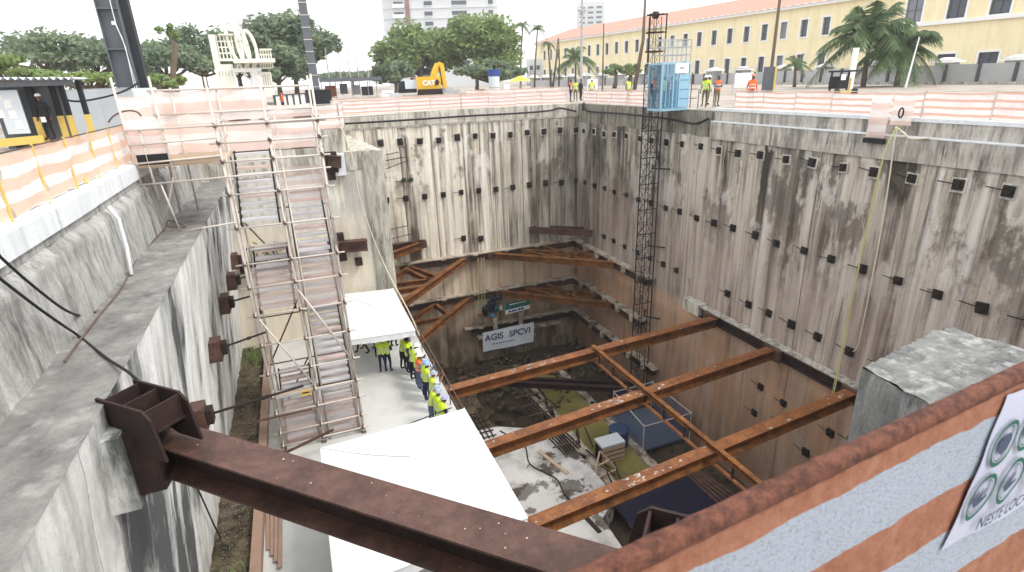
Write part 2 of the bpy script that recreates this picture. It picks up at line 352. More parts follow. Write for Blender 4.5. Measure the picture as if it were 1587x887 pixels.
def solo(name, mb, mat, label, cat, group=None, smooth=False, kind=None):
    return tag(link(name, mb.mesh(name, mat, smooth)), label, cat, group, kind)
def B(*a): return MB().box(*a)
def text_mb(txt, size, origin, right, up, depth=.01, bold=.0, lean=0):
    cu = bpy.data.curves.new('text', 'FONT'); cu.body = txt; cu.size = size; cu.extrude = depth; cu.offset = bold; cu.shear = lean
    cu.resolution_u = 3
    o = bpy.data.objects.new('text', cu); COL.objects.link(o); dg = bpy.context.evaluated_depsgraph_get(); dg.update()
    me = bpy.data.meshes.new_from_object(o.evaluated_get(dg)); r = Vector(right).normalized(); u = Vector(up).normalized(); n = r.cross(u)
    mb = MB(); o0 = Vector(origin); mb.add([o0+r*v.co.x+u*v.co.y+n*v.co.z for v in me.vertices], [tuple(p.vertices) for p in me.polygons])
    bpy.data.objects.remove(o); bpy.data.curves.remove(cu); bpy.data.meshes.remove(me); return mb

# ------------------------------------------------------------------ key levels (metres; ground 0, eye 2.0)
XR, YF, XL, YB = 21.3, 40.7, -2.96, 29.0        # right wall, far wall, left wall, corner block
ZL, ZS, ZF = -2.0, -10.5, -20.5                 # left ledge, work slab, pit floor
XS = 4.55                                       # slab edge
YN = 1.5                                        # near wall face

# ground sheet with the shaft cut out of it
mb = MB(); xs = [-325, -4.25, 2.55, 22.1, 425]; ys = [-55, 1.15, YB+.15, YF+.75, 515]
for i in range(4):
    for j in range(4):
        if (i == 2 and j in (1, 2)) or (i == 1 and j == 1): continue
        mb.add([(xs[i], ys[j], 0), (xs[i+1], ys[j], 0), (xs[i+1], ys[j+1], 0), (xs[i], ys[j+1], 0)], [(0, 1, 2, 3)])
struct('ground', mb, M['ground'])
mb = MB(); mb.grid(lambda u, v: (XS+.1+u*(XR+.6-XS), 1+v*(YF+1-1), ZF+.25*mnoise.noise(Vector((u*14, v*20, 3)))), 60, 80)
struct('pit_floor', mb, M['pit_floor'])
slab = struct('work_slab', B(-4.3, 1.5, ZF-.2, XS, YB+.4, ZS), M['slab'])

# ------------------------------------------------------------------ diaphragm walls, panel by panel
def wobble(t, z, s): return .05*mnoise.noise(Vector((t*1.9, z*.12, s)))+.03*mnoise.noise(Vector((t*5., z*.25, s+9)))+.02*mnoise.noise(Vector((t*1., z*1.1, s+4)))
def wall_panels(root, axis, a0, a1, n, z0, z1, pos, mat, seed):
    for i in range(n):
        g_ = .025 if axis == 'X' else .008; t0 = a0+(a1-a0)*i/n+g_; t1 = a0+(a1-a0)*(i+1)/n-g_; pr_ = random.uniform(-.03, .03); mb = MB()
        def fn(u, v, t0=t0, t1=t1, pr_=pr_):
            t = t0+(t1-t0)*u; z = z0+(z1-z0)*v; e = .0 if .01 < u < .99 else .07
            q = pos+(pr_+e if axis == 'X' else pr_*.4+e*.35)+wobble(t, z, seed)
            return (t, q, z) if axis == 'X' else (q, t, z)
        mb.grid(fn, 24, 30)
        if axis == 'Y': mb.f = [f[::-1] for f in mb.f]
        part('wall_panel', mb, mat, root, True)
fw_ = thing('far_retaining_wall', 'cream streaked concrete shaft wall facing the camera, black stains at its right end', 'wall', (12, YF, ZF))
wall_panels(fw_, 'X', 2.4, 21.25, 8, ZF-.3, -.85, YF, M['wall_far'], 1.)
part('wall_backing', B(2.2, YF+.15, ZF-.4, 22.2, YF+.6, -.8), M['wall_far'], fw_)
mb = MB(); mb.grid(lambda u, v: (2.9+u*18.6, YF+.12+.02*mnoise.noise(Vector((u*40, v*3, 1)))-.1*(1-v)*0, -.82+v*.86), 90, 5); mb.box(2.9, YF+.16, -.82, 22.1, YF+.75, .04)
mb.box(2.9, YF-.05, -.95, 21.3, YF+.5, -.83)
part('capping_beam', mb, M['cap_far'], fw_)
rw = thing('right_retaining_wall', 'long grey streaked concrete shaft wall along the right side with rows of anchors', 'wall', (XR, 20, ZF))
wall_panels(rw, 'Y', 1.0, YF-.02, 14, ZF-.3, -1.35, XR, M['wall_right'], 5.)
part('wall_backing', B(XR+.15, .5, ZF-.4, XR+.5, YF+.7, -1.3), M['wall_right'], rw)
mb = MB(); mb.grid(lambda u, v: (XR-.1+.05*mnoise.noise(Vector((u*25, v*2, 7))), 25.1-u*24, -1.4+v*.88), 70, 5); mb.box(XR-.02, 1, -1.4, XR+.78, 25.1, -.53)
part('capping_beam', mb, M['cap_right'], rw)
part('ledge_strip', B(XR-.12, 1, -.528, XR+.2, 25.1, -.48), M['curb'], rw)
mb = MB(); mb.grid(lambda u, v: (XR+.16+.04*mnoise.noise(Vector((u*30, v*2, 17))), 25.2-u*24.2, -.5+v*.52), 70, 4); mb.box(XR+.2, 1, -.5, XR+.82, 25.2, .02)
part('upstand_beam', mb, M['cap_right'], rw)
part('curb', B(XR+.12, 1, .024, XR+.5, 25.25, .16), M['curb'], rw)
mb = MB(); mb.grid(lambda u, v: (XR+.14+.04*mnoise.noise(Vector((u*20, v*2, 27))), YF+.1-u*15.5, -1.4+v*1.36), 50, 6); mb.box(XR+.2, 25.25, -1.4, XR+.8, YF+.2, .0)
part('recessed_beam', mb, concrete('dark_recessed_concrete', C(150, 145, 134), C(74, 70, 62), .9, C(186, 182, 170), .4, 37., 1.4, .3, .48, .6, drip=1.), rw)
# anchor heads: a plate, a stub and a short cable tail
am = MB(); am.box(-.19, -.16, -.2, .19, .02, .2); am.box(-.11, -.26, -.11, .11, -.16, .11)
a_x = am.mesh('anchor_head', M['anchor'])
ad_ = MB(); ad_.tube((0, -.2, .02), (-.75, -.12, .04), .022, 5); tail_m = ad_.mesh('cable_tail', M['anchor'])
pm = MB(); pm.box(-.27, -.05, -.3, .27, .03, .26); pad_m = pm.mesh('bearing_pad', M['cap_far'])
def anchor(parent, loc, rz, tail=True, pad=False, jit=True):
    s = random.uniform(.9, 1.1)*(.86 if abs(rz) > 1 else 1)
    o = link('anchor_head', a_x, parent, Vector(loc)+Vector((0, 0, random.uniform(-.05, .05))), rz); o.scale = (s, s*.65, s*random.uniform(.92, 1.08))
    o.rotation_euler = (random.uniform(-.06, .06), random.uniform(-.1, .1), rz+random.uniform(-.06, .06))
    if tail:
        t = link('cable_tail', tail_m, o, (0, 0, 0)); t.rotation_euler = (0, random.uniform(-.06, .1), 0)
    if pad: link('bearing_pad', pad_m, o, (0, 0, 0))
for i in range(22):
    y = 39.4-i*1.5+random.uniform(-.12, .12)
    if y > 8.5: anchor(rw, (XR-.02, y, -1.93), R_(-90), i > 7, True)
    y = 39.2-i*1.5+random.uniform(-.1, .1)
    if y > 9: anchor(rw, (XR-.02, y, -5.9), R_(-90), True)
    y = 36.1-i*1.5+random.uniform(-.1, .1)
    if y > 13 and not (23.5 < y < 26): anchor(rw, (XR-.02, y, -9.6), R_(-90), True)
for (x_, y_) in ((1180, 600), (1215, 625), (1288, 670), (1320, 684), (1212, 655), (1170, 640), (1250, 700)):
    p = ax(x_, y_, XR); anchor(rw, (XR-.02, p.y, p.z), R_(-90), True)
for i in range(12):
    anchor(fw_, (5.8+i*1.395, YF-.02, -1.95+random.uniform(-.05, .08)), 0, False, True)
    anchor(fw_, (5.8+i*1.405, YF-.02, -5.95+.0*i), 0, i % 3 == 1)
for x_ in (718, 745): p = ay(x_, 370, YF); anchor(fw_, (p.x, YF-.02, p.z), 0, True)
# rust drips of loose rebar on the far wall, left end
mb = MB()
for (a, b) in (((598, 240), (618, 236)), ((598, 249), (630, 243)), ((598, 262), (632, 249)), ((612, 282), (640, 280)), ((604, 356), (632, 350)), ((604, 371), (640, 362))):
    mb.tube(ay(*a, YF-.15), ay(*b, YF-.3), .03, 5)
part('starter_bars', mb, M['rust_dark'], fw_)
for (x_, y_) in ((625, 279), (636, 278)):
    p = ay(x_, y_, YF-.1); mb = MB()
    for i in range(46):
        a = random.uniform(0, 6.28); e = random.uniform(-1.2, .9); l = random.uniform(.1, .3)
        d = Vector((math.cos(a)*math.cos(e), -abs(math.sin(a))*math.cos(e)*.7, math.sin(e)))*l; w_ = Vector((random.uniform(-.1, .1), random.uniform(-.1, .1), .08))
        mb.add([p, p+d*.5+w_, p+d, p+d*.5-w_], [(0, 1, 2, 3)])
    solo('wall_weed', mb, M['leaf_d'], ('left' if x_ < 630 else 'right')+'most of the two small weeds sprouting from the far wall', 'plant', 'weeds on the far wall')

# left retaining wall with wide ledge, rough upstand and white curb
lw = thing('left_retaining_wall', 'whitish streaked concrete shaft wall on the left with a wide grey ledge', 'wall', (XL, 12, ZS))
def lface(t, z, s=3.): return XL-(ZL-z)/(ZL-ZS)*1.02+wobble(t*.8, z, s)*.9
for i in range(9):
    y0 = 1.+i*3.15; y1 = min(y0+3.14, YB+.3); mb = MB()
    mb.grid(lambda u, v: (lface(y0+(y1-y0)*u, ZS+(ZL-ZS)*v)-(0 if .01 < u < .99 else .02)+(.0 if v < .97 else -.02), y0+(y1-y0)*u, ZS-.2+(ZL-ZS+.2)*v), 26, 40)
    part('wall_panel', mb, M['wall_left'], lw, True)
part('wall_backing', B(-4.5, 1, ZS-.1, -4.22, YB+.2, ZL-.2), M['wall_left'], lw)
mb = MB(); mb.prism([(-4.3, 1), (XL-.45, 1), (XL-.45, YB+.1), (-4.3, YB+.1)], -2.6, ZL-.05); part('ledge_core', mb, M['ledge'], lw)
mb = MB(); mb.grid(lambda u, v: (-4.3+(XL+4.3)*u+(.03*mnoise.noise(Vector((v*40, 0, 5))) if u > .98 else 0), 1+v*28.4, ZL+.012*mnoise.noise(Vector((u*5, v*60, 1)))+(.03 if u < .2 else 0)), 14, 160)
part('ledge', mb, M['ledge'], lw, True)
def ups(u, v):
    z = ZL-.02+(1.62)*v; rough = .09*mnoise.noise(Vector((u*50, v*2.2, 4)))+.05*mnoise.noise(Vector((u*150, v*5, 4)))
    return (-4.08-.1*v+rough*(.35+.9*v) - (.25*max(0, v-.85)/.15), 1+u*28.2, z)
mb = MB(); mb.grid(ups, 260, 12); part('rough_upstand', mb, M['upstand'], lw, True)
part('upstand_top', B(-5.0, 1, -.5, -4.3, YB+.2, -.06), M['upstand'], lw)
n = 12
for i in range(n): part('curb_block', B(-4.62, 1+i*2.3+.015, -.34, -4.24+random.uniform(-.015, .015), 1+i*2.3+2.285, .05), M['curb'], lw)
mb = MB(); pts = [Vector((-4.17, 15.2, -.45)), Vector((-4.02, 15.15, -.75)), Vector((-3.98, 15.0, -1.4)), Vector((-3.93, 14.6, -1.96))]; mb.path(pts, .045, 6); part('seam_pipe', mb, M['curb'], lw, True)

# corner block (left of the far wall)
cb = thing('corner_block', 'massive patched concrete corner block behind the stair tower, cream below and grey above', 'wall', (0, YB, ZS))
def blk(u, v):
    x = -4.4+8.57*u; return (x, YB+.05+.05*mnoise.noise(Vector((x*1.2, v*4, 2))), ZS-.1+(9.4)*v)
mb = MB(); mb.grid(blk, 60, 50); mb.box(-4.6, YB+.12, ZF, 4.15, YB+.7, -1.12); part('block_face', mb, M['block'], cb, True)
mb = MB(); mb.prism([(-4.6, YB+.02), (4.17, YB+.02), (4.1, YB+.9), (3.4, YF+.1), (-4.6, YF+.1)], -2.0, -1.1); mb.prism([(4.17, YB+.1), (4.1, YB+.9), (3.4, YF+.1), (3.0, YF+.1), (3.6, YB+.2)], ZF, -2.001)
part('block_top', mb, M['cap_far'], cb)
mb = MB(); mb.prism([(-4.6, YB+.1), (2.3, YB+.1), (2.62, YB+1), (2.95, YF+.3), (-4.6, YF+.3)], -1.099, -.01); part('upstand', mb, M['cap_far'], cb)
for (a, b, c_) in ((516, 531, 235), (500, 560, 300)):
    pass
p = ay(523, 254, YB); part('plaster_patch', B(p.x-.35, YB-.28, p.z-.55, p.x+.35, YB+.08, p.z+.5), M['curb'], cb)
g = (3.1, 4.16)
mb = MB(); mb.grid(lambda u, v: (3.15+u*1.0, YB-.02-.1*(1 if 0.02 < u < .98 else .5), -10.4+v*9.25), 8, 40)
part('edge_buttress', mb, concrete('mossy_grey_edge', C(186, 182, 170), C(104, 102, 90), .9, C(224, 218, 200), .5, 15., 2., .4), cb, True)
# near wall below the camera
nw = thing('near_retaining_wall', 'near concrete shaft wall below the foreground railing', 'wall', (8, YN, ZF))
part('wall_face', B(XS, 1.16, ZF-.3, XR+.1, YN, -.02), M['wall_right'], nw); part('upper_face', B(-4.2, 1.16, ZS+.01, XS-.01, YN, -.02), M['wall_left'], nw)

# ------------------------------------------------------------------ steel walers, struts and corner braces
def waler(name, label, pts, zt, w=.45, h=.5, shelf=True, mat='rust_brown'):
    t = thing(name, label, 'waler beam', tuple(pts[0][:2])+(zt-h,), 'steel walers round the shaft')
    for (a, b) in zip(pts[:-1], pts[1:]):
        mb = MB().hbeam((a[0], a[1], zt-h/2), (b[0], b[1], zt-h/2), w, h); part('beam', mb, M[mat], t)
    return t
for nm, zt, x0, yr in (('upper', -10.9, 6.2, 29.6), ('middle', -14.2, 6.0, 30.2), ('lower', -17.2, 11.5, 28.5)):
    y = YF-.28; x = XR-.28
    t = waler('waler_beam', '%s rusty waler ring on the far wall and its right corner' % nm, [(x0, y), (x, y), (x, yr)], zt, mat='rust_dark' if nm == 'lower' else 'rust_brown')
    mb = MB(); mb.grid(lambda u, v: (x0-.6+u*(x-x0+.8), y-.36+.68*v+(.04*mnoise.noise(Vector((u*60, 1, 1))) if v == 0 else 0), zt+.09), 60, 1); mb.box(x0-.6, y-.3, zt+.003, x+.1, y+.3, zt+.075)
    mb.box(x-.3, yr-.3, zt+.005, x+.28, y-.31, zt+.085)
    part('concrete_shelf', mb, M['ledger_conc'], t)
    for i in range(6):
        px_ = x0+.5+i*2.6; mb = B(px_, y-.5, zt+.01, px_+.35, y-.3, zt+.12); part('packing_block', mb, M['ledger_conc'], t)
    for i in range(5):
        py_ = yr+.6+i*1.9; part('packing_block', B(x-.5, py_, zt-.3, x-.3, py_+.3, zt+.14), M['ledger_conc'], t)
rwl = waler('waler_beam', 'dark waler beam along the right wall that carries the three long struts', [(XR-.3, 24.3), (XR-.3, 12.2)], -10.95, .5, .55, mat='rust_dark')
part('top_strip', B(XR-.5, 12.2, -10.945, XR-.02, 24.9, -10.88), M['cap_right'], rwl)
mb = B(XR-.6, 24.2, -11.5, XR-.03, 25.6, -10.8); part('end_block', mb, M['cap_far'], rwl)
for i in range(3):
    yy = (23.1, 18.5, 14.1)[i]; part('stiffener', B(XR-.75, yy-.5, -11.55, XR-.56, yy+.5, -10.9), M['rust_brown'], rwl)
ends = [((1115, 490), (680, 605)), ((1213, 535), (757, 690)), ((1338, 600), (820, 812))]
for i, (a, b) in enumerate(ends):
    pa = az(*a, -10.95); pb = az(*b, -10.95); pa = Vector((XR-.6, pa.y, -11.22)); d = (pb-az(*a, -10.95)); pb = Vector((XS-.1, pb.y, -11.22))
    pb = pa+Vector(((XS-.1)-pa.x, 0, 0))+Vector((0, (pb.y-pa.y), 0))
    t = thing('cross_strut', ('farthest', 'middle', 'nearest')[i]+' of the three long orange rusted H beams spanning the pit', 'steel beam', pb, 'long struts across the pit')
    mb = MB(); mb.hbeam(pa, pb, .5, .5, .035, .03, 0, 1); o = part('beam', mb, [M['rust_orange'], M['rust_top']], t)
    sp_ = MB()
    for q in range(60):
        f_ = min(.98, max(.02, random.gauss((.28, .42, .3)[i], .05) if q < 42 else random.random())); c = pa.lerp(pb, 1-f_)+Vector((0, random.uniform(-.2, .2), .252)); r_ = random.uniform(.01, .06); n5 = 5
        sp_.add([c+Vector((r_*2*math.cos(6.28*j/n5)*random.uniform(.5, 1.2), r_*math.sin(6.28*j/n5)*random.uniform(.5, 1.2), 0)) for j in range(n5)], [tuple(range(n5))])
    part('mortar_splashes', sp_, M['cap_right'], t)['kind'] = 'stuff'
    for q in range(3):
        c = pa.lerp(pb, (q+.7)/3.6); part('splice_plate', MB().bar(c+Vector((-.25, 0, .258)), c+Vector((.25, 0, .258)), .34, .014), M['rust_top'], t)
pX = az(920, 540, -10.9); pY = az(1192, 765, -10.9)
a = Vector((pX.x, pX.y+.1, -11.2)); b = Vector((pY.x, pY.y-.4, -11.2))
t = thing('bracing_beam', 'rusty double bracing beam laid lengthwise across the three long struts', 'steel beam', b)
dz_ = Vector((0, 0, .34)); part('upper_channel', MB().hbeam(a+dz_, b+dz_, .2, .2, .02, .03), M['rust_orange'], t); part('lower_bar', MB().bar(a-dz_, b-dz_, .12, .08), M['rust_top'], t)
for q in range(9): c = a.lerp(b, (q+.5)/9); part('hanger_plate', MB().bar(c-dz_, c+dz_, .03, .12, (0, 1, 0)), M['rust_dark'], t)
pass
def brace(label, pts, z, w=.4, h=.46, inner=(), mat='rust_orange', group='corner braces'):
    t = thing('corner_brace', label, 'steel brace', (pts[0][0], pts[0][1], z), group)
    part('main_beam', MB().hbeam((pts[0][0], pts[0][1], z), (pts[1][0], pts[1][1], z), w, h), M[mat], t)
    for (a, b) in inner: part('web_member', MB().hbeam((a[0], a[1], z), (b[0], b[1], z), .28, .34, .02, .02), M[mat], t)
    mb = B(pts[0][0]-.3, pts[0][1]-.2, z-.25, pts[0][0]+.3, pts[0][1]+.2, z+.25); part('end_plate', mb, M['rust_brown'], t)
    return t
y = YF-.55; x = XR-.55
brace('long diagonal steel brace of the upper ring, right corner of the far wall', [(13.4, y), (x, 33.7)], -11.1, inner=[((16, y), (x, 36.1)), ((16, y), (17.3, 37.3)), ((18, y), (19.1, 35.7)), ((x, 37.4), (18.2, 36.5))], mat='rust_orange')
brace('long diagonal steel brace of the middle ring, above the teal banner', [(13.9, y), (x, 33.9)], -14.4, inner=[((16.2, y), (x, 36.3)), ((16.2, y), (17.5, 37.6)), ((18.2, y), (19.1, 36)), ((x, 37.4), (18.2, 36.9))], mat='rust_orange')
brace('short topmost triangular brace in the right corner of the far wall', [(17.1, y), (x, 37.0)], -9.5, .3, .5, inner=[((18.6, y), (x, 38.4))], mat='rust_brown')
t = brace('big diagonal brace of the upper ring, left of the far wall', [(11.2, y), (4.6, 32.6)], -11.15, .42, .42, inner=[((6.9, y), (4.4, 37.2)), ((6.9, y), (8.3, 36.9)), ((6.6, y-.6), (7.6, 36.3)), ((7.9, 36.6), (4.2, 36.8)), ((7.0, 35.3), (4.2, 35.5))])
t = brace('big diagonal brace of the middle ring, beside the far white canopy', [(11.4, y), (4.9, 33.2)], -14.5, .42, .42, inner=[((8.6, y), (5.2, 37.0)), ((8.6, y), (9, 37.6)), ((8.4, 37.3), (5, 37.2))])
brace('stub of rusty brace high on the far wall beside the corner block', [(8.0, y), (4.4, 37.6)], -9.45, .4, .5, mat='rust_orange')
w2 = waler('waler_beam', 'short brown waler stub on the far wall beside the corner block', [(3.6, YF-.3), (8.3, YF-.3)], -9.2, .4, .5)
brace('sunken rusty beam low at the foot of the far wall', [(8.9, 34.5), (19, 28.5)], -18.4, .35, .4, mat='rust_dark')
brace('second sunken rusty beam low in the right rear of the pit', [(13.5, 33.5), (20.8, 29.5)], -18.9, .3, .35, mat='rust_dark')

# foreground beam and its brackets
ZT = -2.75
e0 = az(235, 683, ZT); e1 = az(285, 660, ZT); f0 = az(850, 887, ZT); f1 = az(850, 818.7, ZT)
d = ((f0+f1)/2-(e0+e1)/2).normalized(); c0 = (e0+e1)/2-d*.55; c1 = (e0+e1)/2+d*7.0; c1 = c0+d*((YN+.3-c0.y)/d.y)
fb = thing('foreground_strut', 'huge dark brown rusted H beam crossing the bottom of the picture', 'steel beam', (c0.x, c0.y, ZT-.55))
hb = MB(); up = Vector((0, 0, 1)); side = d.cross(up)
hb.bar(c0+up*(-.02), c1+up*(-.02), .56, .035); part('top_flange', hb, M['rust_brown'], fb)
part('web', MB().bar(c0+up*(-.285), c1+up*(-.285), .03, .49), M['rust_dark'], fb)
part('bottom_flange', MB().bar(c0+up*(-.55), c1+up*(-.55), .56, .035), M['rust_brown'], fb)
bolt = MB()
for i in range(14):
    q = c0+d*random.uniform(.8, 6.5)+side*random.uniform(-.2, .2); r_ = random.uniform(.004, .016); bolt.tube(q, q+up*.006, r_, 8)
part('mortar_splashes', bolt, M['cap_right'], fb)['kind'] = 'stuff'
def bracket(label, o, dx, dy, bl=.55):
    """two cheek plates with a sloped nose, three cross plates; dx along the cheeks"""
    t = thing('wall_bracket', label, 'steel bracket', o, 'box brackets that hold the foreground beam')
    dx = Vector(dx).normalized(); dy = Vector(dy).normalized(); o = Vector(o)
    prof = [(-.02, .0), (bl, .0), (bl+.13, -.12), (bl+.24, -.74), (bl*.75, -.74), (-.02, -.42)]
    for s_, lab in ((-.27, 0), (.27, 0)):
        a = [o+dx*p[0]+dy*(s_-.018)+Vector((0, 0, p[1])) for p in prof]; b = [o+dx*p[0]+dy*(s_+.018)+Vector((0, 0, p[1])) for p in prof]
        n_ = len(prof); mb = MB(); mb.add(a+b, [tuple(range(n_))[::-1], tuple(range(n_, 2*n_))]+[(i, (i+1) % n_, n_+(i+1) % n_, n_+i) for i in range(n_)])
        part('cheek_plate', mb, M['rust_dark'], t)
    for q in (.08, bl*.52, bl): part('cross_plate', MB().bar(o+dx*q+dy*-.25+Vector((0, 0, -.2)), o+dx*q+dy*.25+Vector((0, 0, -.2)), .03, .34), M['rust_dark'], t)
    part('floor_plate', MB().bar(o+dx*-.1+Vector((0, 0, -.38)), o+dx*(bl+.05)+Vector((0, 0, -.38)), .5, .02), M['rust_dark'], t)
    return t
bo = az(178, 603, ZL+.03); bo.x = -2.98
bq = (az(174, 612, -1.95)+az(186, 594, -1.95))/2; bl = (az(240, 634, -1.95)-az(174, 612, -1.95)).length
bracket('open-topped dark steel bracket on the left ledge edge, holding the foreground beam', (bq.x, bq.y, -1.95), tuple(d.xy.normalized())+(0,), (-d.y, d.x, 0), bl)
hd = MB(); q = az(215, 690, -2.6)
hd.prism([(XL-.02, 7.95), (XL+.5, 7.95), (XL+.62, 8.6), (XL+.5, 9.1), (XL-.02, 9.1)], -3.4, -2.38); part('head_block', hd, M['rust_dark'], fb)
pad = thing('bearing_pedestal', 'pale concrete pad on the left wall face under the dark bracket', 'concrete pad', (XL, 8.4, -4))
part('pad', B(XL-.3, 7.85, -3.55, XL+.17, 9.15, -2.36), M['wall_left'], pad)
eb = Vector((2.45, 3.45, -2))
bracket('second open dark bracket at the bottom centre, behind the rusty railing', (2.95, 3.05, -2.0), (-.72, .69, 0), (.69, .72, 0))

# brackets with long rods on the left wall
for i, ((px_, py_), (qx, qy)) in enumerate((((360, 404), (0, 0)), ((356, 435), (455, 404)), ((344, 470), (455, 440)), (((330, 541)), (412, 515)), ((303, 647), (470, 598)), ((414, 846), (470, 815)))):
    X_ = -3.28 if i < 5 else -3.35; p = ax(px_, py_, X_); X0 = X_-.1
    t = thing('anchor_box', ('farthest', 'second farthest', 'third', 'fourth', 'fifth', 'nearest and lowest')[i]+' of the brown steel boxes bolted on the left wall', 'steel anchor', p, 'steel anchor boxes on the left wall')
    part('box', B(X0-.15, p.y-.27, p.z-.36, X_+.24, p.y+.27, p.z+.3), M['rust_brown'], t)
    part('face_plate', B(X_+.242, p.y-.16, p.z-.2, X_+.4, p.y+.16, p.z+.18), M['rust_dark'], t)
    if qx:
        e = ay(qx, qy, p.y); part('rod', MB().tube((X_+.3, p.y, p.z), e, .035, 6), M['rust_dark'], t); part('coupler', MB().tube(Vector((X_+.3, p.y, p.z)).lerp(e, .55), Vector((X_+.3, p.y, p.z)).lerp(e, .63), .055, 8), M['rust_dark'], t)
# two brackets on the corner block face
for (a, b, lab, br) in (((506, 234), (531, 264), 'dark brown steel bracket high on the corner block beside the stair tower', .5), ((518, 362), (572, 398), 'brown steel beam stub and bracket midway down the corner block', .6)):
    p0 = ay(a[0], a[1], YB-.5); p1 = ay(b[0], b[1], YB-.5); t = thing('block_bracket', lab, 'steel bracket', (p0.x, YB, p1.z))
    zm = (p0.z+p1.z)/2
    part('beam_stub', MB().hbeam((p0.x, YB-.45, zm), (p1.x, YB-.45, zm-.08), .5, .55), M['rust_brown'], t)
    part('bracket_box', B(p0.x-.1, YB-.35, p1.z-.1, p0.x+.45, YB+.02, p0.z-.1), M['rust_dark'], t)
    part('lug', B(p1.x-.7, YB-.4, p1.z-.45, p1.x-.35, YB+.02, p1.z-.1), M['rust_dark'], t)

# concrete pier at the right of the near wall
pr_ = thing('concrete_pier', 'rough grey concrete pier with a broken edge rising behind the rusty railing', 'pier', (8.3, 4.2, ZF))
def ptop(u, v):
    a = Vector((7.05, 4.75)).lerp(Vector((9.5, 5.15)), u); b = Vector((6.75, YN)).lerp(Vector((9.75, YN)), u); p = a.lerp(b, v)
    e = max(0, 1-min(u, 1-u, v*2)*14); return (p.x+.05*e*mnoise.noise(Vector((v*30, u*30, 2))), p.y+.05*e*mnoise.noise(Vector((u*30, v*30, 3))), ZL+.02+.07*mnoise.noise(Vector((u*7, v*6, 1)))-.12*e*abs(mnoise.noise(Vector((u*20, v*20, 5)))))
mb = MB(); mb.grid(ptop, 40, 24); part('top', mb, M['pier'], pr_, True)
mb = MB()
def pside(a, b):
    def fn(u, v):
        p = Vector(a).lerp(Vector(b), u); z = ZL+.0+(ZF-ZL)*v**2; n_ = .05*mnoise.noise(Vector((u*8, z*2, 4)))
        return (p[0]+n_, p[1]+n_, z if v > 0 else ZL+.0-.03)
    return fn
mb.grid(pside((6.75, YN), (7.05, 4.75)), 20, 40); mb.grid(pside((7.05, 4.75), (9.5, 5.15)), 20, 40); mb.grid(pside((9.5, 5.15), (9.75, YN)), 10, 20); part('shaft', mb, M['pier'], pr_, True)

# ------------------------------------------------------------------ safety fences
def wavy(p0, p1, z0, z1, amp=.05, seed=0, sag=.03, nu=None, tilt=(0, 0)):
    p0, p1 = Vector(p0), Vector(p1); L = (p1-p0).length; nrm = Vector((-(p1-p0).y, (p1-p0).x, 0)).normalized(); nu = nu or max(6, int(L*3))
    def fn(u, v):
        p = p0.lerp(p1, u); o = amp*mnoise.noise(Vector((u*L*1.1, v*2.3, seed)))+amp*.5*mnoise.noise(Vector((u*L*3.1, v*5, seed+7)))
        z = z0+(z1-z0)*v-sag*math.sin(u*math.pi)*v+sag*.8*mnoise.noise(Vector((u*L*.9, v*2, seed+3)))
        return (p.x+nrm.x*o, p.y+nrm.y*o, z)
    return MB().grid(fn, nu, 8, uv=True)
def fence(label, pts, z0, z1, mat, step=2.2, post='galv', r=.026, rail=True, amp=.05, zp=0, railmat=None, cat='safety fence', group='striped mesh fences round the pit'):
    t = thing('safety_fence', label, cat, (pts[0][0], pts[0][1], z0), group)
    for a, b in zip(pts[:-1], pts[1:]):
        a, b = Vector((a[0], a[1], 0)), Vector((b[0], b[1], 0)); n_ = max(1, round((b-a).length/step))
        for i in range(n_):
            p = a.lerp(b, i/n_); q = a.lerp(b, (i+1)/n_); mb = wavy(p, q, z0+random.uniform(0, .06), z1+random.uniform(-.04, .02), amp, random.random()*50)
            part('mesh_panel', mb, M[mat], t, True)
            part('post', MB().tube((p.x, p.y, z0-.1), (p.x, p.y, z1+.05), r, 6), M[post], t)
        part('post', MB().tube((b.x, b.y, z0-.1), (b.x, b.y, z1+.05), r, 6), M[post], t)
        if rail: part('top_rail', MB().tube((a.x, a.y, z1+.01), (b.x, b.y, z1+.01), r*.6, 6), M[railmat or post], t)
    return t
fence('faded orange and white mesh fence on the rim of the far wall', [(2.9, 41.1), (12, 41.1), (20.5, 41.0)], .05, 1.0, 'mesh', 2.3)
fence('striped mesh fence on the right rim, right of the lift', [(XR+.65, 24.3), (XR+.65, 14.6)], .14, 1.02, 'mesh', 1.9)
fence('nearest stretch of striped mesh fence on the right rim', [(XR+.65, 14.55), (XR+.65, 3.2)], .16, 1.06, 'mesh', 2.1, amp=.09)
fence('striped mesh fence between the far corner and the lift', [(21.9, 40.9), (XR+.6, 30.3)], .05, 1.0, 'mesh', 2.1)
fence('pale mesh fence on the corner block behind the stair tower', [(-3.9, YB+.3), (2.35, YB+.3), (2.75, YB+2.4), (3.0, YF+.2)], .0, 1.15, 'mesh2', 2.1, amp=.08)
lf = fence('orange and white mesh fence with yellow posts along the left curb', [(-4.5, 3.0), (-4.52, 19.9)], .06, 1.12, 'mesh3', 1.75, 'yellow', .024, amp=.14, railmat='rust_brown')
part('diagonal_brace', MB().tube((-4.46, 15.3, .1), (-4.8, 16.4, 1.0), .03, 6), M['yellow'], lf)
cf = thing('draped_mesh_curtain', 'large striped mesh curtain hanging over the right rim above the two ropes', 'mesh curtain', (XR-.15, 14.1, -.7), 'striped mesh fences round the pit')
pa, pb = ax(1352, 150, XR-.2), ax(1420, 150, XR-.2)
part('mesh_panel', wavy((XR-.18, pa.y, 0), (XR-.2, (pa.y+pb.y)/2+.05, 0), -.62, .98, .08, 3, nu=12), M['mesh2'], cf, True); part('mesh_panel', wavy((XR-.2, (pa.y+pb.y)/2-.05, 0), (XR-.16, pb.y, 0), -.1, .98, .12, 5, nu=12), M['mesh2'], cf, True)
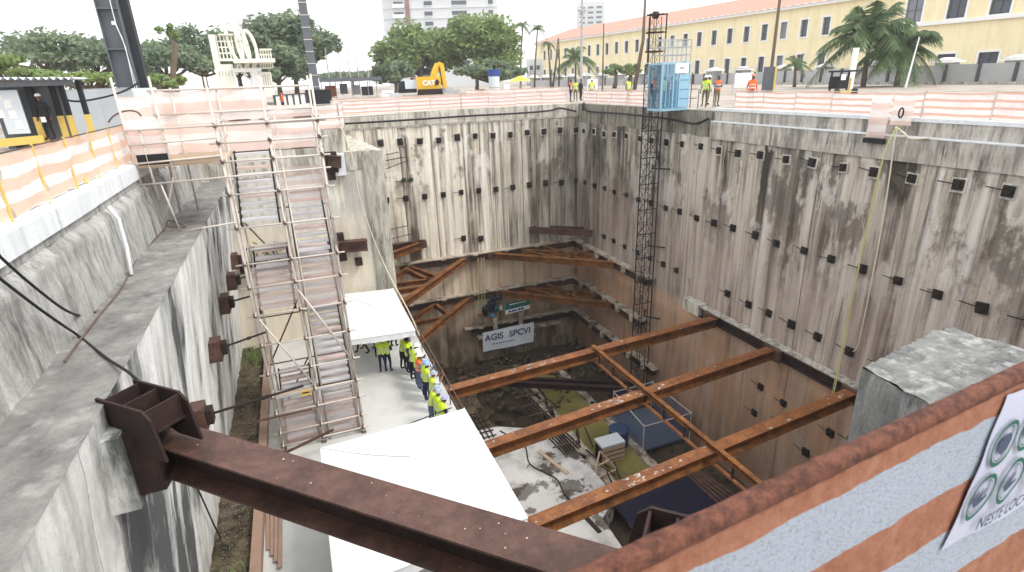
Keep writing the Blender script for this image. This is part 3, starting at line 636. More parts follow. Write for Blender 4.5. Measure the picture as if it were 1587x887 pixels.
part('bottom_board', B(XR-.3, (pa.y+pb.y)/2, -.82, XR-.14, pa.y, -.64), M['black'], cf)
mb = MB()
for i in range(14):
    a = i/13*6.283; b = (i+1)/13*6.283; c = Vector((XR-.33, (pa.y+pb.y)/2-.5, .35)); mb.tube(c+Vector((0,   .08*math.cos(a), .17*math.sin(a))), c+Vector((0, .08*math.cos(b), .17*math.sin(b))), .03, 5)
part('hose_loop', mb, M['hose'], cf)

# near railing with its mesh and the warning sheet
nf = thing('near_railing', 'thick flaking rusty rail with striped woven mesh right in front of the camera', 'railing', (1.2, .7, 0))
ra, rb = az(942, 887, 1.19), az(1587, 577, 1.19); rd = (rb-ra).normalized(); rd.z = 0; rd.normalize()
a0, b0 = ra-rd*.7, rb+rd*.9
mb = MB(); N = 90
def railr(i): return .0235+.0022*mnoise.noise(Vector((i*.9, 0, 0)))+.0015*mnoise.noise(Vector((i*2.7, 4, 0)))
mb.path([a0.lerp(b0, i/N)+Vector((0, 0, .004))+Vector((0, 0, -.0)) for i in range(N+1)], [railr(i) for i in range(N+1)], 20); part('rail', mb, M['rail_rust'], nf, True)
rn = Vector((rd.y, -rd.x, 0))
def nm(u, v):
    p = a0.lerp(b0, u); o = .035*mnoise.noise(Vector((u*5, v*2, 1)))*v+.008*mnoise.noise(Vector((u*25, v*6, 2)))
    q = p+rn*(.012+.13*v+o); return (q.x, q.y, 1.19-.012-.9*v)
mb = MB().grid(nm, 60, 24, uv=True); part('mesh_panel', mb, M['near_mesh'], nf, True)
part('post', MB().tube(b0-rd*.62+rn*.12+Vector((0, 0, -1.2)), b0-rd*.62+rn*.10+Vector((0, 0, 0)), .024, 10), M['yellow'], nf)
# sign sheet hangs in front of the mesh (towards the camera)
sg = thing('safety_sign', 'grey vinyl sheet with green rings and protective gear icons tied on the near mesh', 'sign', tuple(rb))
L_ = (b0-a0).length
def sp(u, v, off=.006):   # u metres along the rail from the sheet's left edge, v metres down the mesh
    uu = us0+(u+.025-.68*v)/L_; q = Vector(nm(uu, v/.9)); return q+rn*off
us0 = ((az(1545, 597, 1.19)-a0).dot(rd))/L_
def sheet(u, v): return sp(u*.8, .012+v*.37+.02*math.sin(u*3), .006+.004*math.sin(u*6+v*3))
part('sheet', MB().grid(sheet, 26, 18), M['grey_sheet'], sg, True)
def ring(cu_, cv, r0, r1, mat, name='ring'):
    mb = MB(); n_ = 36
    vs = [sp(cu_+rr*math.cos(2*math.pi*i/n_), cv+rr*math.sin(2*math.pi*i/n_), .017) for rr in (r0, r1) for i in range(n_)]
    mb.add(vs, [(i, (i+1) % n_, n_+(i+1) % n_, n_+i) for i in range(n_)]); part(name, mb, mat, sg)
def blob(pts, mat, cu_, cv, s, name='icon'):
    mb = MB(); vs = [sp(cu_+p[0]*s, cv+p[1]*s, .018) for p in pts]; mb.add(vs, [tuple(range(len(vs)))]); part(name, mb, mat, sg)
mask = [(-.5, -.1), (-.2, -.45), (.2, -.45), (.5, -.1), (.35, .3), (0, .5), (-.35, .3)]
glove = [(-.6, .1), (-.35, -.3), (-.25, -.28), (-.3, .02), (-.1, -.4), (0, -.38), (-.05, 0), (.15, -.35), (.25, -.3), (.15, .1), (.5, .0), (.55, .12), (.2, .4), (-.2, .45)]
for j, (cu_, cv) in enumerate(((.07, .14), (.07, .27), (.21, .14), (.21, .27), (.365, .14), (.365, .27))):
    ring(cu_, cv, .046, .056, M['green_ink']); ring(cu_, cv, .040, .042, M['ink'], 'inner_line')
    blob((mask, glove)[j % 2], M['ink'], cu_, cv, .056)
mbt = text_mb('NESTE LOCAL', .042, (0, 0, 0), (1, 0, 0), (0, 1, 0), 0, .0006)
mbt.v = [tuple(sp(.12+v[0], .365-v[1], .0185)) for v in mbt.v]; part('lettering', mbt, M['ink'], sg)
mbt.v = [tuple(sp(.05+v[0], .07-v[1], .0185)) for v in mbt.v]; part('lettering', mbt, M['ink'], sg)

# ------------------------------------------------------------------ stair tower
SX0, SX1, SXM, SY0, SY1 = -2.02, .86, -.6, 19.0, 21.6
st = thing('stair_tower', 'tall tube scaffold stair tower wrapped in dusty striped mesh, standing on the slab', 'stair tower', (-.6, 20, ZS))
for x_ in (SX0, SXM, SX1):
    for y_ in (SY0, SY0+.28, SY1):
        top = 2.35 if y_ != SY0+.28 else .9
        part('standard', MB().tube((x_, y_, ZS), (x_, y_, top), .034, 8), M['galv'], st, True)
        part('base_plate', B(x_-.09, y_-.09, ZS+.001, x_+.09, y_+.09, ZS+.02), M['galv_d'], st)
for x_ in (SX0, SXM+.14, SX1-.22):
    part('standard', MB().tube((x_+.1, SY0+.1, ZS), (x_+.1, SY0+.1, 1.2), .028, 8), M['galv'], st, True)
lv = [1.0, .5, -.05, -1.05, -2.1, -3.3, -4.1, -5.1, -6.2, -7.3, -8.2, -8.9, -9.7, -10.25]
for i, z in enumerate(lv):
    part('ledger', MB().tube((SX0-.25, SY0-.04, z), (SX1+.25, SY0-.04, z), .03, 6), M['galv'], st, True)
    if i % 2 == 0: part('ledger', MB().tube((SX0-.2, SY1+.04, z), (SX1+.2, SY1+.04, z), .028, 6), M['galv_d'], st, True)
    for x_ in (SX0, SXM, SX1): part('transom', MB().tube((x_+.03, SY0-.2, z+.06), (x_+.03, SY1+.2, z+.06), .026, 6), M['galv'], st, True)
    for x_ in (SX0, SXM, SX1):
        part('coupler', B(x_-.05, SY0-.09, z-.05, x_+.05, SY0+.03, z+.08), M['galv_d'], st)
for (a, b) in (((SX0+.1, -5.2), (SXM, -8.0)), ((SXM+.05, -4.4), (SX1, -7.4)), ((SX1, -.2), (SX1+.0, -3))):
    part('diagonal_tube', MB().tube((a[0], SY0-.09, a[1]), (b[0], SY0-.09, b[1]), .034, 8), M['galv'], st, True)
for (a, b) in (((SX0, -2.5), (SXM, -4.8)), ((SXM, -5.5), (SX0, -8.)), ((SXM, -8), (SX0, -10.4))):
    part('diagonal_tube', MB().tube((a[0], SY1+.09, a[1]), (b[0], SY1+.09, b[1]), .03, 8), M['galv_d'], st, True)
def flight(x0, x1, ya, za, yb, zb, n, lab=None):
    f = part('stair_flight', MB().bar((x0+.04, ya, za), (x0+.04, yb, zb), .05, .2).bar((x1-.04, ya, za), (x1-.04, yb, zb), .05, .2), M['black'], st)
    for i in range(n):
        t_ = (i+.5)/n; y_ = ya+(yb-ya)*t_; z = za+(zb-za)*t_; hw = abs(yb-ya)/n*.62
        o = link('tread', B(x0+.07, y_-hw, z-.0, x1-.07, y_+hw, z+.085).mesh('tread', M['tread' if (i*7+n) % 4 else 'step_pink']), f)
flight(SX0+.12, SXM-.1, SY1-.05, -.05, SY0+.1, -2.05, 10)
flight(SXM+.14, SX1-.12, SY1-.3, -1.5, SY0+.25, -3.3, 9)
flight(SXM+.14, SX1-.12, SY1-.2, -3.5, SY0+.35, -5.2, 8)
flight(SXM+.14, SX1-.12, SY1-.05, -6.1, SY0+.2, -8.3, 11)
flight(SXM+.14, SX1-.12, SY1-.3, -8.5, SY0+.2, -10.4, 9)
flight(SX0+.12, SXM-.1, SY1-.3, -3.4, SY0+.2, -5.1, 8)
flight(SX0+.12, SXM-.1, SY1-.1, -8.4, SY0+.2, -10.3, 9)
for (x0, x1, y0, y1, z) in ((SXM+.08, SX1-.05, SY1-.6, SY1, -1.42), (SX0+.05, SXM, SY1-.6, SY1, -3.4), (SXM+.05, SX1, SY1-.5, SY1, -5.9), (SX0+.1, SX1, SY0, SY0+.5, -8.35)):
    for i in range(3):
        part('platform_board', B(x0, y0+(y1-y0)*i/3+.01, z, x1, y0+(y1-y0)*(i+1)/3-.01, z+.045+.01*i), M['board' if i == 1 else 'tread'], st)
for (x0, x1, z0, z1, mt) in ((SX0+.05, SXM-.05, -4.9, -3.45, 'mesh4'), (SXM+.05, SX1-.05, -5.1, -3.3, 'mesh4'), (SX0+.05, SXM-.05, -10.3, -8.2, 'mesh4'), (SXM+.05, SX1-.05, -10.3, -8.5, 'mesh4'), (SXM+.05, SX1-.05, -1.5, -.35, 'mesh4')):
    part('mesh_panel', wavy((x0, SY0+.1, 0), (x1, SY0+.1, 0), z0, z1, .07, random.random()*30), M[mt], st, True)
for (z0, z1) in ((-5.1, -3.3), (-10.3, -7.9), (-3.2, -.5)):
    part('mesh_panel', wavy((SX1+.05, SY0, 0), (SX1+.05, SY1, 0), z0, z1, .07, random.random()*30), M['mesh4'], st, True)
p = ay(474, 608, SY0-.12); yp = part('warning_plate', B(p.x-.17, SY0-.16, p.z-.12, p.x+.17, SY0-.14, p.z+.1), M['yellow'], st, label='yellow warning plate')
part('plate_mark', B(p.x-.12, SY0-.168, p.z-.02, p.x+.12, SY0-.161, p.z+.03), M['black'], yp)
part('spare_pipe', MB().tube(ay(440, 703, SY0-1), ay(517, 658+8, SY0-1), .05, 8).tube(ay(390, 655, SY0-1), ay(484, 634, SY0-1), .035, 8), M['rust_brown'], st)
# walkway from the left bank to the tower
wk = thing('access_walkway', 'tube and board walkway joining the left bank to the stair tower, fenced with pale mesh', 'walkway', (-3.2, 20, -.2))
for i in range(8): part('deck_board', B(-4.4, SY0+.33*i+.01, -.06, SX0+.1 if i else SX0, SY0+.33*i+.31, -.01+.004*(i % 2)), M['board'], wk)
part('toe_board', B(-3.42, SY0-.03, .0, SX0, SY0+.01, .27), M['board'], wk); part('toe_board', B(-4.18, SY0-.06, .02, -3.4, SY0-.02, .32), M['black'], wk)
for x_ in (-4.25, -3.9, -3.35):
    part('post', MB().tube((x_, SY0-.03, -1.0), (x_-.05, SY0-.03, 2.4 if x_ < -4 or x_ > -3.5 else 1.1), .033, 8), M['galv'], wk, True)
    part('post', MB().tube((x_, SY1, -1.9), (x_, SY1, 2.1), .033, 8), M['galv'], wk, True)
for z, x1 in ((1.02, 3.3), (.62, SX0), (-.5, SX1+.2), (.1, SX0)):
    part('rail_tube', MB().tube((-4.3, SY0-.08, z-.02), (x1, SY0-.08, z+.05), .03, 6), M['galv'], wk, True)
for z in (2.03, 1.3): part('rail_tube', MB().tube((-4.0, SY1-.05, z), (SX1, SY1-.05, z), .035, 6), M['galv'], wk, True)
part('brace_tube', MB().tube((-4.0, SY0+.1, -1.9), (-3.3, SY0+.1, -.1), .03, 6), M['galv'], wk, True)
part('brace_tube', MB().tube((-3.5, SY0-.06, -2.0), (-2.0, SY0-.06, -1.9), .03, 6).tube((-3.55, SY0-.06, -2), (-3.75, SY0-.06, -.5), .03, 6), M['galv'], wk, True)
for (a, b, z0, z1) in ((-4.0, SX0, .05, 2.0), (SX0, SXM, .0, 2.02), (SXM, SX1, -.05, 1.45)):
    part('mesh_panel', wavy((a, SY1, 0), (b, SY1, 0), z0, z1, .14, random.random()*30), M['mesh2'], wk, True)
part('mesh_panel', wavy((-4.3, SY0+.2, 0), (-3.35, SY0+.05, 0), .1, 1.25, .16, 11), M['mesh2'], wk, True)
part('mesh_panel', wavy((-4.35, SY0+.2, 0), (-4.0, SY1, 0), .05, 1.9, .12, 12), M['mesh2'], wk, True)
mb = MB(); mb.path([Vector((-4.25+.35*math.sin(a)*1.2, SY0+.05, 1.25+.0+.28*math.cos(a-.4))) for a in [i*.25-1.2 for i in range(12)]], .025, 6); part('hose_loop', mb, M['galv_d'], wk, True)

# ------------------------------------------------------------------ canopies
def canopy(label, c, z, rise, val=.28, legs=True):
    t = thing('event_canopy', label, 'canopy tent', (sum(p[0] for p in c)/4, sum(p[1] for p in c)/4, ZS), 'white canopies on the slab')
    ap = Vector((sum(p[0] for p in c)/4, sum(p[1] for p in c)/4, z+rise)); mb = MB()
    for i in range(4):
        a = Vector((*c[i], z)); b = Vector((*c[(i+1) % 4], z))
        mb.grid(lambda u, v: (a.lerp(b, u)).lerp(ap, v) - Vector((0, 0, .10*math.sin(math.pi*v)*rise + .06*math.sin(math.pi*u)*(1-v))), 12, 10)
    part('roof_sheet', mb, M['tent'], t, True)
    for i in range(4):
        a = Vector((*c[i], z)); part('ridge_seam', MB().path([a.lerp(ap, q/6)+Vector((0, 0, .012-.10*math.sin(math.pi*q/6)*rise)) for q in range(7)], .014, 4), M['tent'], t)
    for i in range(4):
        a = Vector((*c[i], z)); b = Vector((*c[(i+1) % 4], z)); n_ = Vector((b.y-a.y, a.x-b.x, 0)).normalized()
        part('valance', MB().grid(lambda u, v: a.lerp(b, u)+n_*(.015+.015*math.sin(u*40))*v-Vector((0, 0, .06*math.sin(math.pi*u)+v*val)), 40, 3), M['tent'], t, True)
        if legs:
            part('leg', MB().tube((a.x*.97+ap.x*.03, a.y*.97+ap.y*.03, ZS), (a.x*.97+ap.x*.03, a.y*.97+ap.y*.03, z), .035, 8), M['white'], t)
            part('eave_tube', MB().tube(a-Vector((0, 0, .05)), b-Vector((0, 0, .05)), .025, 6), M['white'], t)
            part('rafter', MB().tube(a-Vector((0, 0, .05)), ap-Vector((0, 0, .12)), .02, 6), M['white'], t)
    return t
g = lambda x, y, z=-8.2: tuple(az(x, y, z)[:2])
canopy('smaller white canopy at the far end of the slab, people standing at its edge', [g(541, 526), g(643, 511), g(609, 447), g(528, 456)], -8.2, .25)
canopy('larger peaked white canopy nearest the camera, partly behind the foreground beam', [g(520, 918), g(817, 800), g(720, 633), g(496, 694)], -8.2, .75)

# ------------------------------------------------------------------ people
SKIN = plain('skin', C(150, 104, 80), .6); SKIN2 = plain('darker_skin', C(104, 70, 52), .6)
CL = {n: plain('cloth_'+n, C(*c), .85, 0, .12, 9) for n, c in dict(navy=(34, 40, 76), jeans=(88, 104, 130), black=(34, 34, 38), white=(214, 216, 220), greyblue=(120, 132, 160), boots=(30, 28, 28), orange=(226, 92, 44), khaki=(120, 110, 90)).items()}
def vest_mat(name, c):
    k = NT(name, .7); z = k.xyz(True)[2]
    f = k.m('ADD', k.rng(k.m('ABSOLUTE', k.m('SUBTRACT', z, 1.08)), .035, .028), k.rng(k.m('ABSOLUTE', k.m('SUBTRACT', z, 1.24)), .035, .028))
    return k.col(k.mix(k.m('MINIMUM', f, 1), c, C(200, 204, 200)))
VEST = dict(lime=vest_mat('lime_vest', C(206, 232, 60)), orange=vest_mat('orange_vest', C(236, 112, 52)))
HELM = {n: plain('helmet_'+n, C(*c), .35, 0, .03, 3, .5) for n, c in dict(white=(236, 236, 236), blue=(150, 178, 216), grey=(160, 170, 190), lavender=(170, 170, 208), black=(30, 28, 28), orange=(220, 110, 50), navy=(40, 50, 90)).items()}
HAIR = plain('dark_hair', C(34, 28, 24), .8)
REG = ['torso', 'uarm', 'farm', 'hand', 'thigh', 'shin', 'foot', 'head', 'neck']
_bodies = {}
def body(pose):
    if pose in _bodies: return _bodies[pose]
    V_, E_, Rr, segs = [], [], [], []
    def nd(p, r, par=None, reg='torso'):
        V_.append(Vector(p)); Rr.append(r if isinstance(r, tuple) else (r, r))
        if par is not None: E_.append((par, len(V_)-1)); segs.append((par, len(V_)-1, reg))
        return len(V_)-1
    lean = dict(stand=.02, phone=.1, raise_=.12, lean=.38, walk=.1, fold=.0).get(pose, 0)
    def L(x, y, z):      # upper body leans about the hips
        dz = z-.95; return (x, y*math.cos(lean)+dz*math.sin(lean), .95+dz*math.cos(lean)-y*math.sin(lean))
    pel = nd((0, 0, .95), (.155, .105)); wa = nd(L(0, 0, 1.1), (.145, .1), pel); ch = nd(L(0, 0, 1.3), (.17, .11), wa); nb = nd(L(0, 0, 1.45), (.085, .075), ch)
    nk = nd(L(0, .015, 1.52), .055, nb, 'neck'); h1 = nd(L(0, .03, 1.6), (.072, .085), nk, 'head'); h2 = nd(L(0, .03, 1.69), (.078, .092), h1, 'head'); nd(L(0, .02, 1.745), (.05, .06), h2, 'head')
    nd(L(0, .125, 1.605), .014, h1, 'head')
    stride = dict(walk=.28).get(pose, .04)
    for s in (-1, 1):
        hp = nd((s*.095, 0, .86), .095, pel, 'thigh'); kn = nd((s*.11, s*stride*.6+.03, .49), .062, hp, 'thigh'); cf_ = nd((s*.11, s*stride*.8, .32), .056, kn, 'shin'); an = nd((s*.115, s*stride-.02, .1), .042, cf_, 'shin')
        to = nd((s*.125, s*stride+.06, .05), (.045, .04), an, 'foot'); nd((s*.13, s*stride+.16, .035), (.04, .03), to, 'foot')
        sh = nd(L(s*.17, 0, 1.4), .068, ch)
        if pose in ('stand', 'walk', 'lean_'): el, wr, hd_ = (s*.25, -.03-(s*.1 if pose == 'walk' else 0), 1.13), (s*.27, .07-(s*.12 if pose == 'walk' else 0), .9), (0, .02, -1)
        elif pose == 'phone': el, wr, hd_ = (s*.25, .06, 1.14), (s*.09, .30, 1.34), (-s*.3, .5, .8)
        elif pose == 'raise_': el, wr, hd_ = (s*.28, .20, 1.38), (s*.12, .38, 1.6), (-s*.2, .3, 1)
        elif pose == 'fold': el, wr, hd_ = (s*.27, .02, 1.13), (-s*.02, .2, 1.17), (-s*1, .1, .1)
        else: el, wr, hd_ = (s*.25, .12, 1.15), (s*.2, .33, 1.08), (0, .8, -.4)
        e_ = nd(L(*el), .045, sh, 'uarm'); w_ = nd(L(*wr), .031, e_, 'farm'); hv = Vector(hd_).normalized(); wv = Vector(L(*wr)); pm_ = nd(wv+hv*.06, (.04, .024), w_, 'hand')
        sd_ = hv.cross(Vector((0, 1, 0)) if abs(hv.y) < .8 else Vector((1, 0, 0))).normalized()
        for q, ln in ((-.03, .07), (-.01, .085), (.01, .08), (.03, .062)):
            f1_ = nd(wv+hv*(.1)+sd_*q, .011, pm_, 'hand'); nd(wv+hv*(.1+ln*.8)+sd_*q*1.1+Vector((0, .015, 0)), .009, f1_, 'hand')
        nd(wv+hv*.07+sd_*(-.06), .012, pm_, 'hand')
    me = bpy.data.meshes.new('b'); me.from_pydata(V_, E_, []); o = bpy.data.objects.new('b', me); COL.objects.link(o)
    o.modifiers.new('s', 'SKIN'); o.modifiers.new('u', 'SUBSURF').levels = 1
    for i, r in enumerate(Rr): me.skin_vertices[0].data[i].radius = r
    me.skin_vertices[0].data[0].use_root = True
    dg = bpy.context.evaluated_depsgraph_get(); dg.update(); out = bpy.data.meshes.new_from_object(o.evaluated_get(dg))
    bpy.data.objects.remove(o); regs = []
    for p in out.polygons:
        c = p.center; best = (9, 'torso')
        for a, b, rg in segs:
            ab = V_[b]-V_[a]; t_ = max(0, min(1, (c-V_[a]).dot(ab)/max(ab.length_squared, 1e-9))); dd = (c-V_[a]-ab*t_).length - (sum(Rr[a])+sum(Rr[b]))/4*.9
            if dd < best[0]: best = (dd, rg)
        rg = best[1]
        if rg == 'torso' and c.z < .98: rg = 'thigh'
        regs.append(rg)
    out.polygons.foreach_set('use_smooth', [True]*len(out.polygons))
    hc = Vector(L(0, .025, 1.70))
    _bodies[pose] = (out, regs, hc, lean); return _bodies[pose]
def person(label, loc, rz, pose='stand', vest='lime', legs='navy', shirt='navy', helmet='white', sleeves=True, skin=0, group='people in safety vests', scale=1.):
    src, regs, hc, lean = body(pose)
    t = thing('person', label, 'person', loc, group, world=False, rz=rz); t.scale = (scale,)*3
    me = src.copy(); me.materials.clear(); sk = SKIN2 if skin else SKIN
    mats = [CL[shirt], CL[legs], CL['boots'], sk]
    for mm in mats: me.materials.append(mm)
    mi = dict(torso=0, uarm=0, farm=0 if sleeves else 3, hand=3, thigh=1, shin=1, foot=2, head=3, neck=3)
    me.polygons.foreach_set('material_index', [mi[r] for r in regs]); o = link('body', me, t)
    if vest:
        mb = MB(); nrm = [v.normal.copy() for v in src.vertices]; mp_ = {}
        for p, r in zip(src.polygons, regs):
            if r == 'torso' and p.center.z > .97 and abs(p.center.x) < .215:
                f = []
                for vi in p.vertices:
                    if vi not in mp_: mp_[vi] = len(mb.v); mb.v.append(tuple(src.vertices[vi].co+nrm[vi]*.022))
                    f.append(mp_[vi])
                mb.f.append(tuple(f)); mb.mi.append(0)
        link('vest', mb.mesh('vest', VEST[vest], True), t)
    mb = MB(); n_ = 14
    if helmet and helmet != 'hair':
        rings = [(.0, .105, .128), (.045, .1, .122), (.09, .075, .095), (.115, .03, .04), (.12, .004, .004)]
        for (h, rx, ry) in [(-.002, .13, .165)]+rings: mb.v += [(hc.x+rx*math.cos(6.283*i/n_), hc.y+ry*math.sin(6.283*i/n_)+(.02 if h < 0 else 0), hc.z-.01+h) for i in range(n_)]
        mb.f = [(j*n_+i, j*n_+(i+1) % n_, (j+1)*n_+(i+1) % n_, (j+1)*n_+i) for j in range(5) for i in range(n_)]; mb.mi = [0]*len(mb.f)
        link('hard_hat', mb.mesh('hard_hat', HELM[helmet], True), t)
    else:
        for (h, rx, ry) in ((-.06, .086, .1), (0, .09, .11), (.05, .075, .09), (.075, .03, .03)): mb.v += [(hc.x+rx*math.cos(6.283*i/n_), hc.y-.02+ry*math.sin(6.283*i/n_), hc.z+h-.01) for i in range(n_)]
        mb.f = [(j*n_+i, j*n_+(i+1) % n_, (j+1)*n_+(i+1) % n_, (j+1)*n_+i) for j in range(3) for i in range(n_)]; mb.mi = [0]*len(mb.f)
        link('hair', mb.mesh('hair', HAIR, True), t)
    return t
G1 = 'visitors on the work slab'
def ph(hx, hy, h=1.72): p = az(hx, hy, ZS+h); return (p.x, p.y, ZS)
# two with their backs to the camera
person('person in lime vest, right one of the pair standing apart on the slab', ph(596, 524), R_(-35), 'fold', 'lime', 'navy', 'black', 'hair', True, 1, G1)
person('person in lime vest close behind the pair standing apart, left one', ph(588, 525), R_(-20), 'stand', 'lime', 'navy', 'black', 'hair', True, 1, G1)
row = [((625, 519), 'lean', 'lime', 'black', 'navy', 'hair', 'person in lime vest farthest up the row, half under the small canopy'),
       ((634, 524), 'stand', 'lime', 'navy', 'black', 'grey', 'person in lime vest and grey helmet under the canopy corner'),
       ((641, 534), 'lean', 'lime', 'black', 'black', 'white', 'person in lime vest, black trousers and white helmet leaning forward by the canopy'),
       ((645, 546), 'phone', 'lime', 'jeans', 'white', 'white', 'person in lime vest, jeans and white helmet filming at the slab edge'),
       ((648, 551), 'phone', 'orange', 'jeans', 'greyblue', 'white', 'only person in the slab-edge row wearing an orange vest'),
       ((656, 561), 'raise_', 'lime', 'navy', 'greyblue', 'blue', 'person in lime vest and light blue helmet raising both arms'),
       ((660, 567), 'phone', 'lime', 'navy', 'white', 'blue', 'person hidden behind the one raising arms, light blue helmet'),
       ((669, 581), 'raise_', 'lime', 'jeans', 'white', 'grey', 'person with grey helmet and white sleeves, raising a camera'),
       ((669, 598), 'lean', 'lime', 'jeans', 'black', 'grey', 'person in lime vest with black sleeves and grey helmet, second nearest in the row'),
       ((683, 616), 'lean', 'lime', 'black', 'navy', 'lavender', 'nearest person of the row, lime vest, lavender helmet, bending forward'),
       ((677, 609), 'phone', 'lime', 'navy', 'navy', 'grey', 'person in lime vest squeezed behind the nearest one of the row'),
       ((631, 528), 'stand', 'lime', 'navy', 'navy', 'hair', 'bareheaded person in lime vest behind the row near the canopy')]
for i, (hp, pose, v, lg, shirt, hel, lab) in enumerate(row):
    x, y, z = ph(hp[0]-(5 if pose == 'lean' else 2), hp[1]+(3 if pose == 'lean' else 0), 1.7)
    person(lab, (x, y, z), R_(-75+random.uniform(-18, 12)), pose, v, lg, shirt, hel, shirt not in ('white',), i % 3 == 0, G1, random.uniform(.98, 1.05))
for i, (fx, fy, ps, rz, lab) in enumerate(((563, 547, 'walk', 80, 'striding person in black under the far edge of the small canopy'), (572, 540, 'walk', 95, 'second dark-clothed person walking under the small canopy'), (600, 541, 'stand', 10, 'person in dark clothes standing in the canopy shade, centre'), (611, 537, 'stand', -40, 'person in dark clothes standing in the canopy shade, right'), (606, 531, 'fold', 0, 'person in lime vest deep in the shade of the small canopy'))):
    p = az(fx, fy, ZS); person(lab, tuple(p), R_(rz), ps, 'lime' if i == 4 else None, 'black', 'black', 'hair', True, 1, G1)
p = az(625, 893, ZS); person('person in black mostly hidden under the larger canopy at the bottom edge', (p.x, p.y+.3, ZS), R_(40), 'walk', None, 'black', 'black', 'hair', True, 0, G1)
er = thing('edge_guardrail', 'low tube guardrail along the open edge of the work slab', 'guardrail', (XS-.1, 20, ZS))
for i in range(12): part('post', MB().tube((XS-.12, 9+i*1.75, ZS), (XS-.12, 9+i*1.75, ZS+1.05), .022, 6), M['galv_d'], er)
for h in (.55, 1.05): part('rail', MB().tube((XS-.12, 9, ZS+h), (XS-.12, 28.2, ZS+h), .022, 6), M['galv_d'], er)

# strip of soil, steel sections and planks at the foot of the left wall
mb = MB(); mb.grid(lambda u, v: (-4.25+u*1.4, 1.6+v*27.3, ZS+.01+.1*abs(mnoise.noise(Vector((u*4, v*30, 2))))+.06*(1-u)), 10, 160); struct('soil_strip', mb, M['soil'], True)
solo('timber_beam', MB().bar((-2.72, 9, ZS+.2), (-2.68, 28.5, ZS+.2), .28, .3), M['timber'], 'long brownish timber beam lying along the soil strip by the left wall', 'timber')
for i in range(4):
    x_ = -2.45+i*.11; solo('plank', MB().bar((x_, 14.2-.3*i, ZS+.03+.03*i), (x_-.12+.05*i, 18.4+.2*i, ZS+.06), .1, .05), M['timber'], ('first', 'second', 'third', 'fourth')[i]+' loose plank right of the long timber, counted from the left', 'plank', 'loose planks by the left wall')
gr = MB()
for i in range(1500):
    y_ = random.choice((11.2, 12.6, 13.1, 28.0, 27.5))+random.gauss(0, .5); x_ = random.gauss(-3.35, .3); 
    if x_ > -2.9 or x_ < -4.1: continue
    h = random.uniform(.08, .3); a = random.uniform(0, 6.28); dx, dy = math.cos(a)*.02, math.sin(a)*.02; lx, ly = random.gauss(0, .1), random.gauss(0, .1)
    gr.add([(x_-dx, y_-dy, ZS), (x_+dx, y_+dy, ZS), (x_+lx, y_+ly, ZS+h)], [(0, 1, 2)])
solo('weeds', gr, M['leaf'], 'tufts of weeds growing in the soil strip below the left wall', 'weeds', kind='stuff')
gv = MB()
for i in range(1400):
    y_ = random.uniform(8, 24); x_ = random.uniform(-4.1, -2.9); r_ = random.uniform(.01, .035); q = Vector((x_, y_, ZS+.08))
    a = random.uniform(0, 6); gv.add([q+Vector((r_*math.cos(a), r_*math.sin(a), 0)), q+Vector((r_*math.cos(a+2.1), r_*math.sin(a+2.1), 0)), q+Vector((r_*math.cos(a+4.2), r_*math.sin(a+4.2), 0)), q+Vector((0, 0, r_))], [(0, 1, 3), (1, 2, 3), (2, 0, 3)])
solo('gravel', gv, M['ledge'], 'scattered gravel and rubble on the soil strip', 'gravel', kind='stuff')
rb_ = MB()
for i in range(60):
    p = az(random.uniform(400, 480), random.uniform(385, 400), -5.4)
    q = Vector((random.uniform(-2.6, -1.2), YB-.1-random.random()*.3, -5.6+random.uniform(-.3, .5))); a = random.uniform(0, 6.28)
    rb_.add([q, q+Vector((.15*math.cos(a), -.1, .15*math.sin(a))), q+Vector((.3*math.cos(a), -.15, .3*math.sin(a))), q+Vector((.1*math.cos(a+1), -.1, .15*math.sin(a+1)))], [(0, 1, 2, 3)])
solo('wall_shrub', rb_, M['leaf_l'], 'green shrub growing on the wall behind the stair tower', 'plant')
sh = thing('wall_shelf', 'brown steel shelf with bars on the wall behind the stair tower', 'steel shelf', (-2, YB, -6.4))
part('beam', MB().hbeam((-3.3, YB-.3, -6.2), (-.9, YB-.3, -6.2), .5, .4), M['rust_dark'], sh)
for i in range(5): part('bar', MB().tube((-2.9+i*.45, YB-.4, -6.), (-2.8+i*.45, YB-.35, -5.2), .03, 5), M['rust_dark'], sh)

# ------------------------------------------------------------------ things on the pit floor
zl = -19.0
P_ = lambda pts, z: [tuple(az(x, y, z)[:2]) for x, y in pts]
sl2 = MB(); sl2.prism([(XS, 1.6), (11.0, 1.6)]+[az(930, 838, zl).xy, az(968, 838, zl).xy][:0]+[(11.7, 19.3), (13.1, 20.5), (13.0, 27.0), (9.5, 29.0), (XS, 29.2)], ZF-.1, zl)
struct('lower_slab', sl2, M['lower_slab'])
wtr = MB(); wtr.prism([(14.5, 6), (16.9, 6), (17.0, 36.5), (14.2, 38.3)], ZF-.1, ZF+.36); struct('water', wtr, M['water'])
mb = MB()
for (xa, xb) in ((13.6, 14.45), (17.0, 17.5)):
    mb.grid(lambda u, v: (xa+(xb-xa)*u+.12*mnoise.noise(Vector((v*30, u, xa))), 4+v*33, ZF+.5+.12*mnoise.noise(Vector((u*5, v*60, 4)))), 6, 90)
    mb.box(xa, 4, ZF-.1, xb, 37, ZF+.38)
struct('channel_kerbs', mb, M['ledger_conc'], True)
mb = MB()
for i in range(26):
    x_ = 13.9+random.uniform(-.5, .8); y_ = 17+i*.72; mb.tube((x_, y_, ZF+.65), (x_+random.uniform(-.6, .6), y_+random.uniform(.5, 2.2), ZF+.72), random.uniform(.03, .09), 6)
solo('pipe_debris', mb, M['rust_dark'], 'scattered pipes and rubble along the kerb of the flooded channel', 'debris', kind='stuff')
mb = MB()
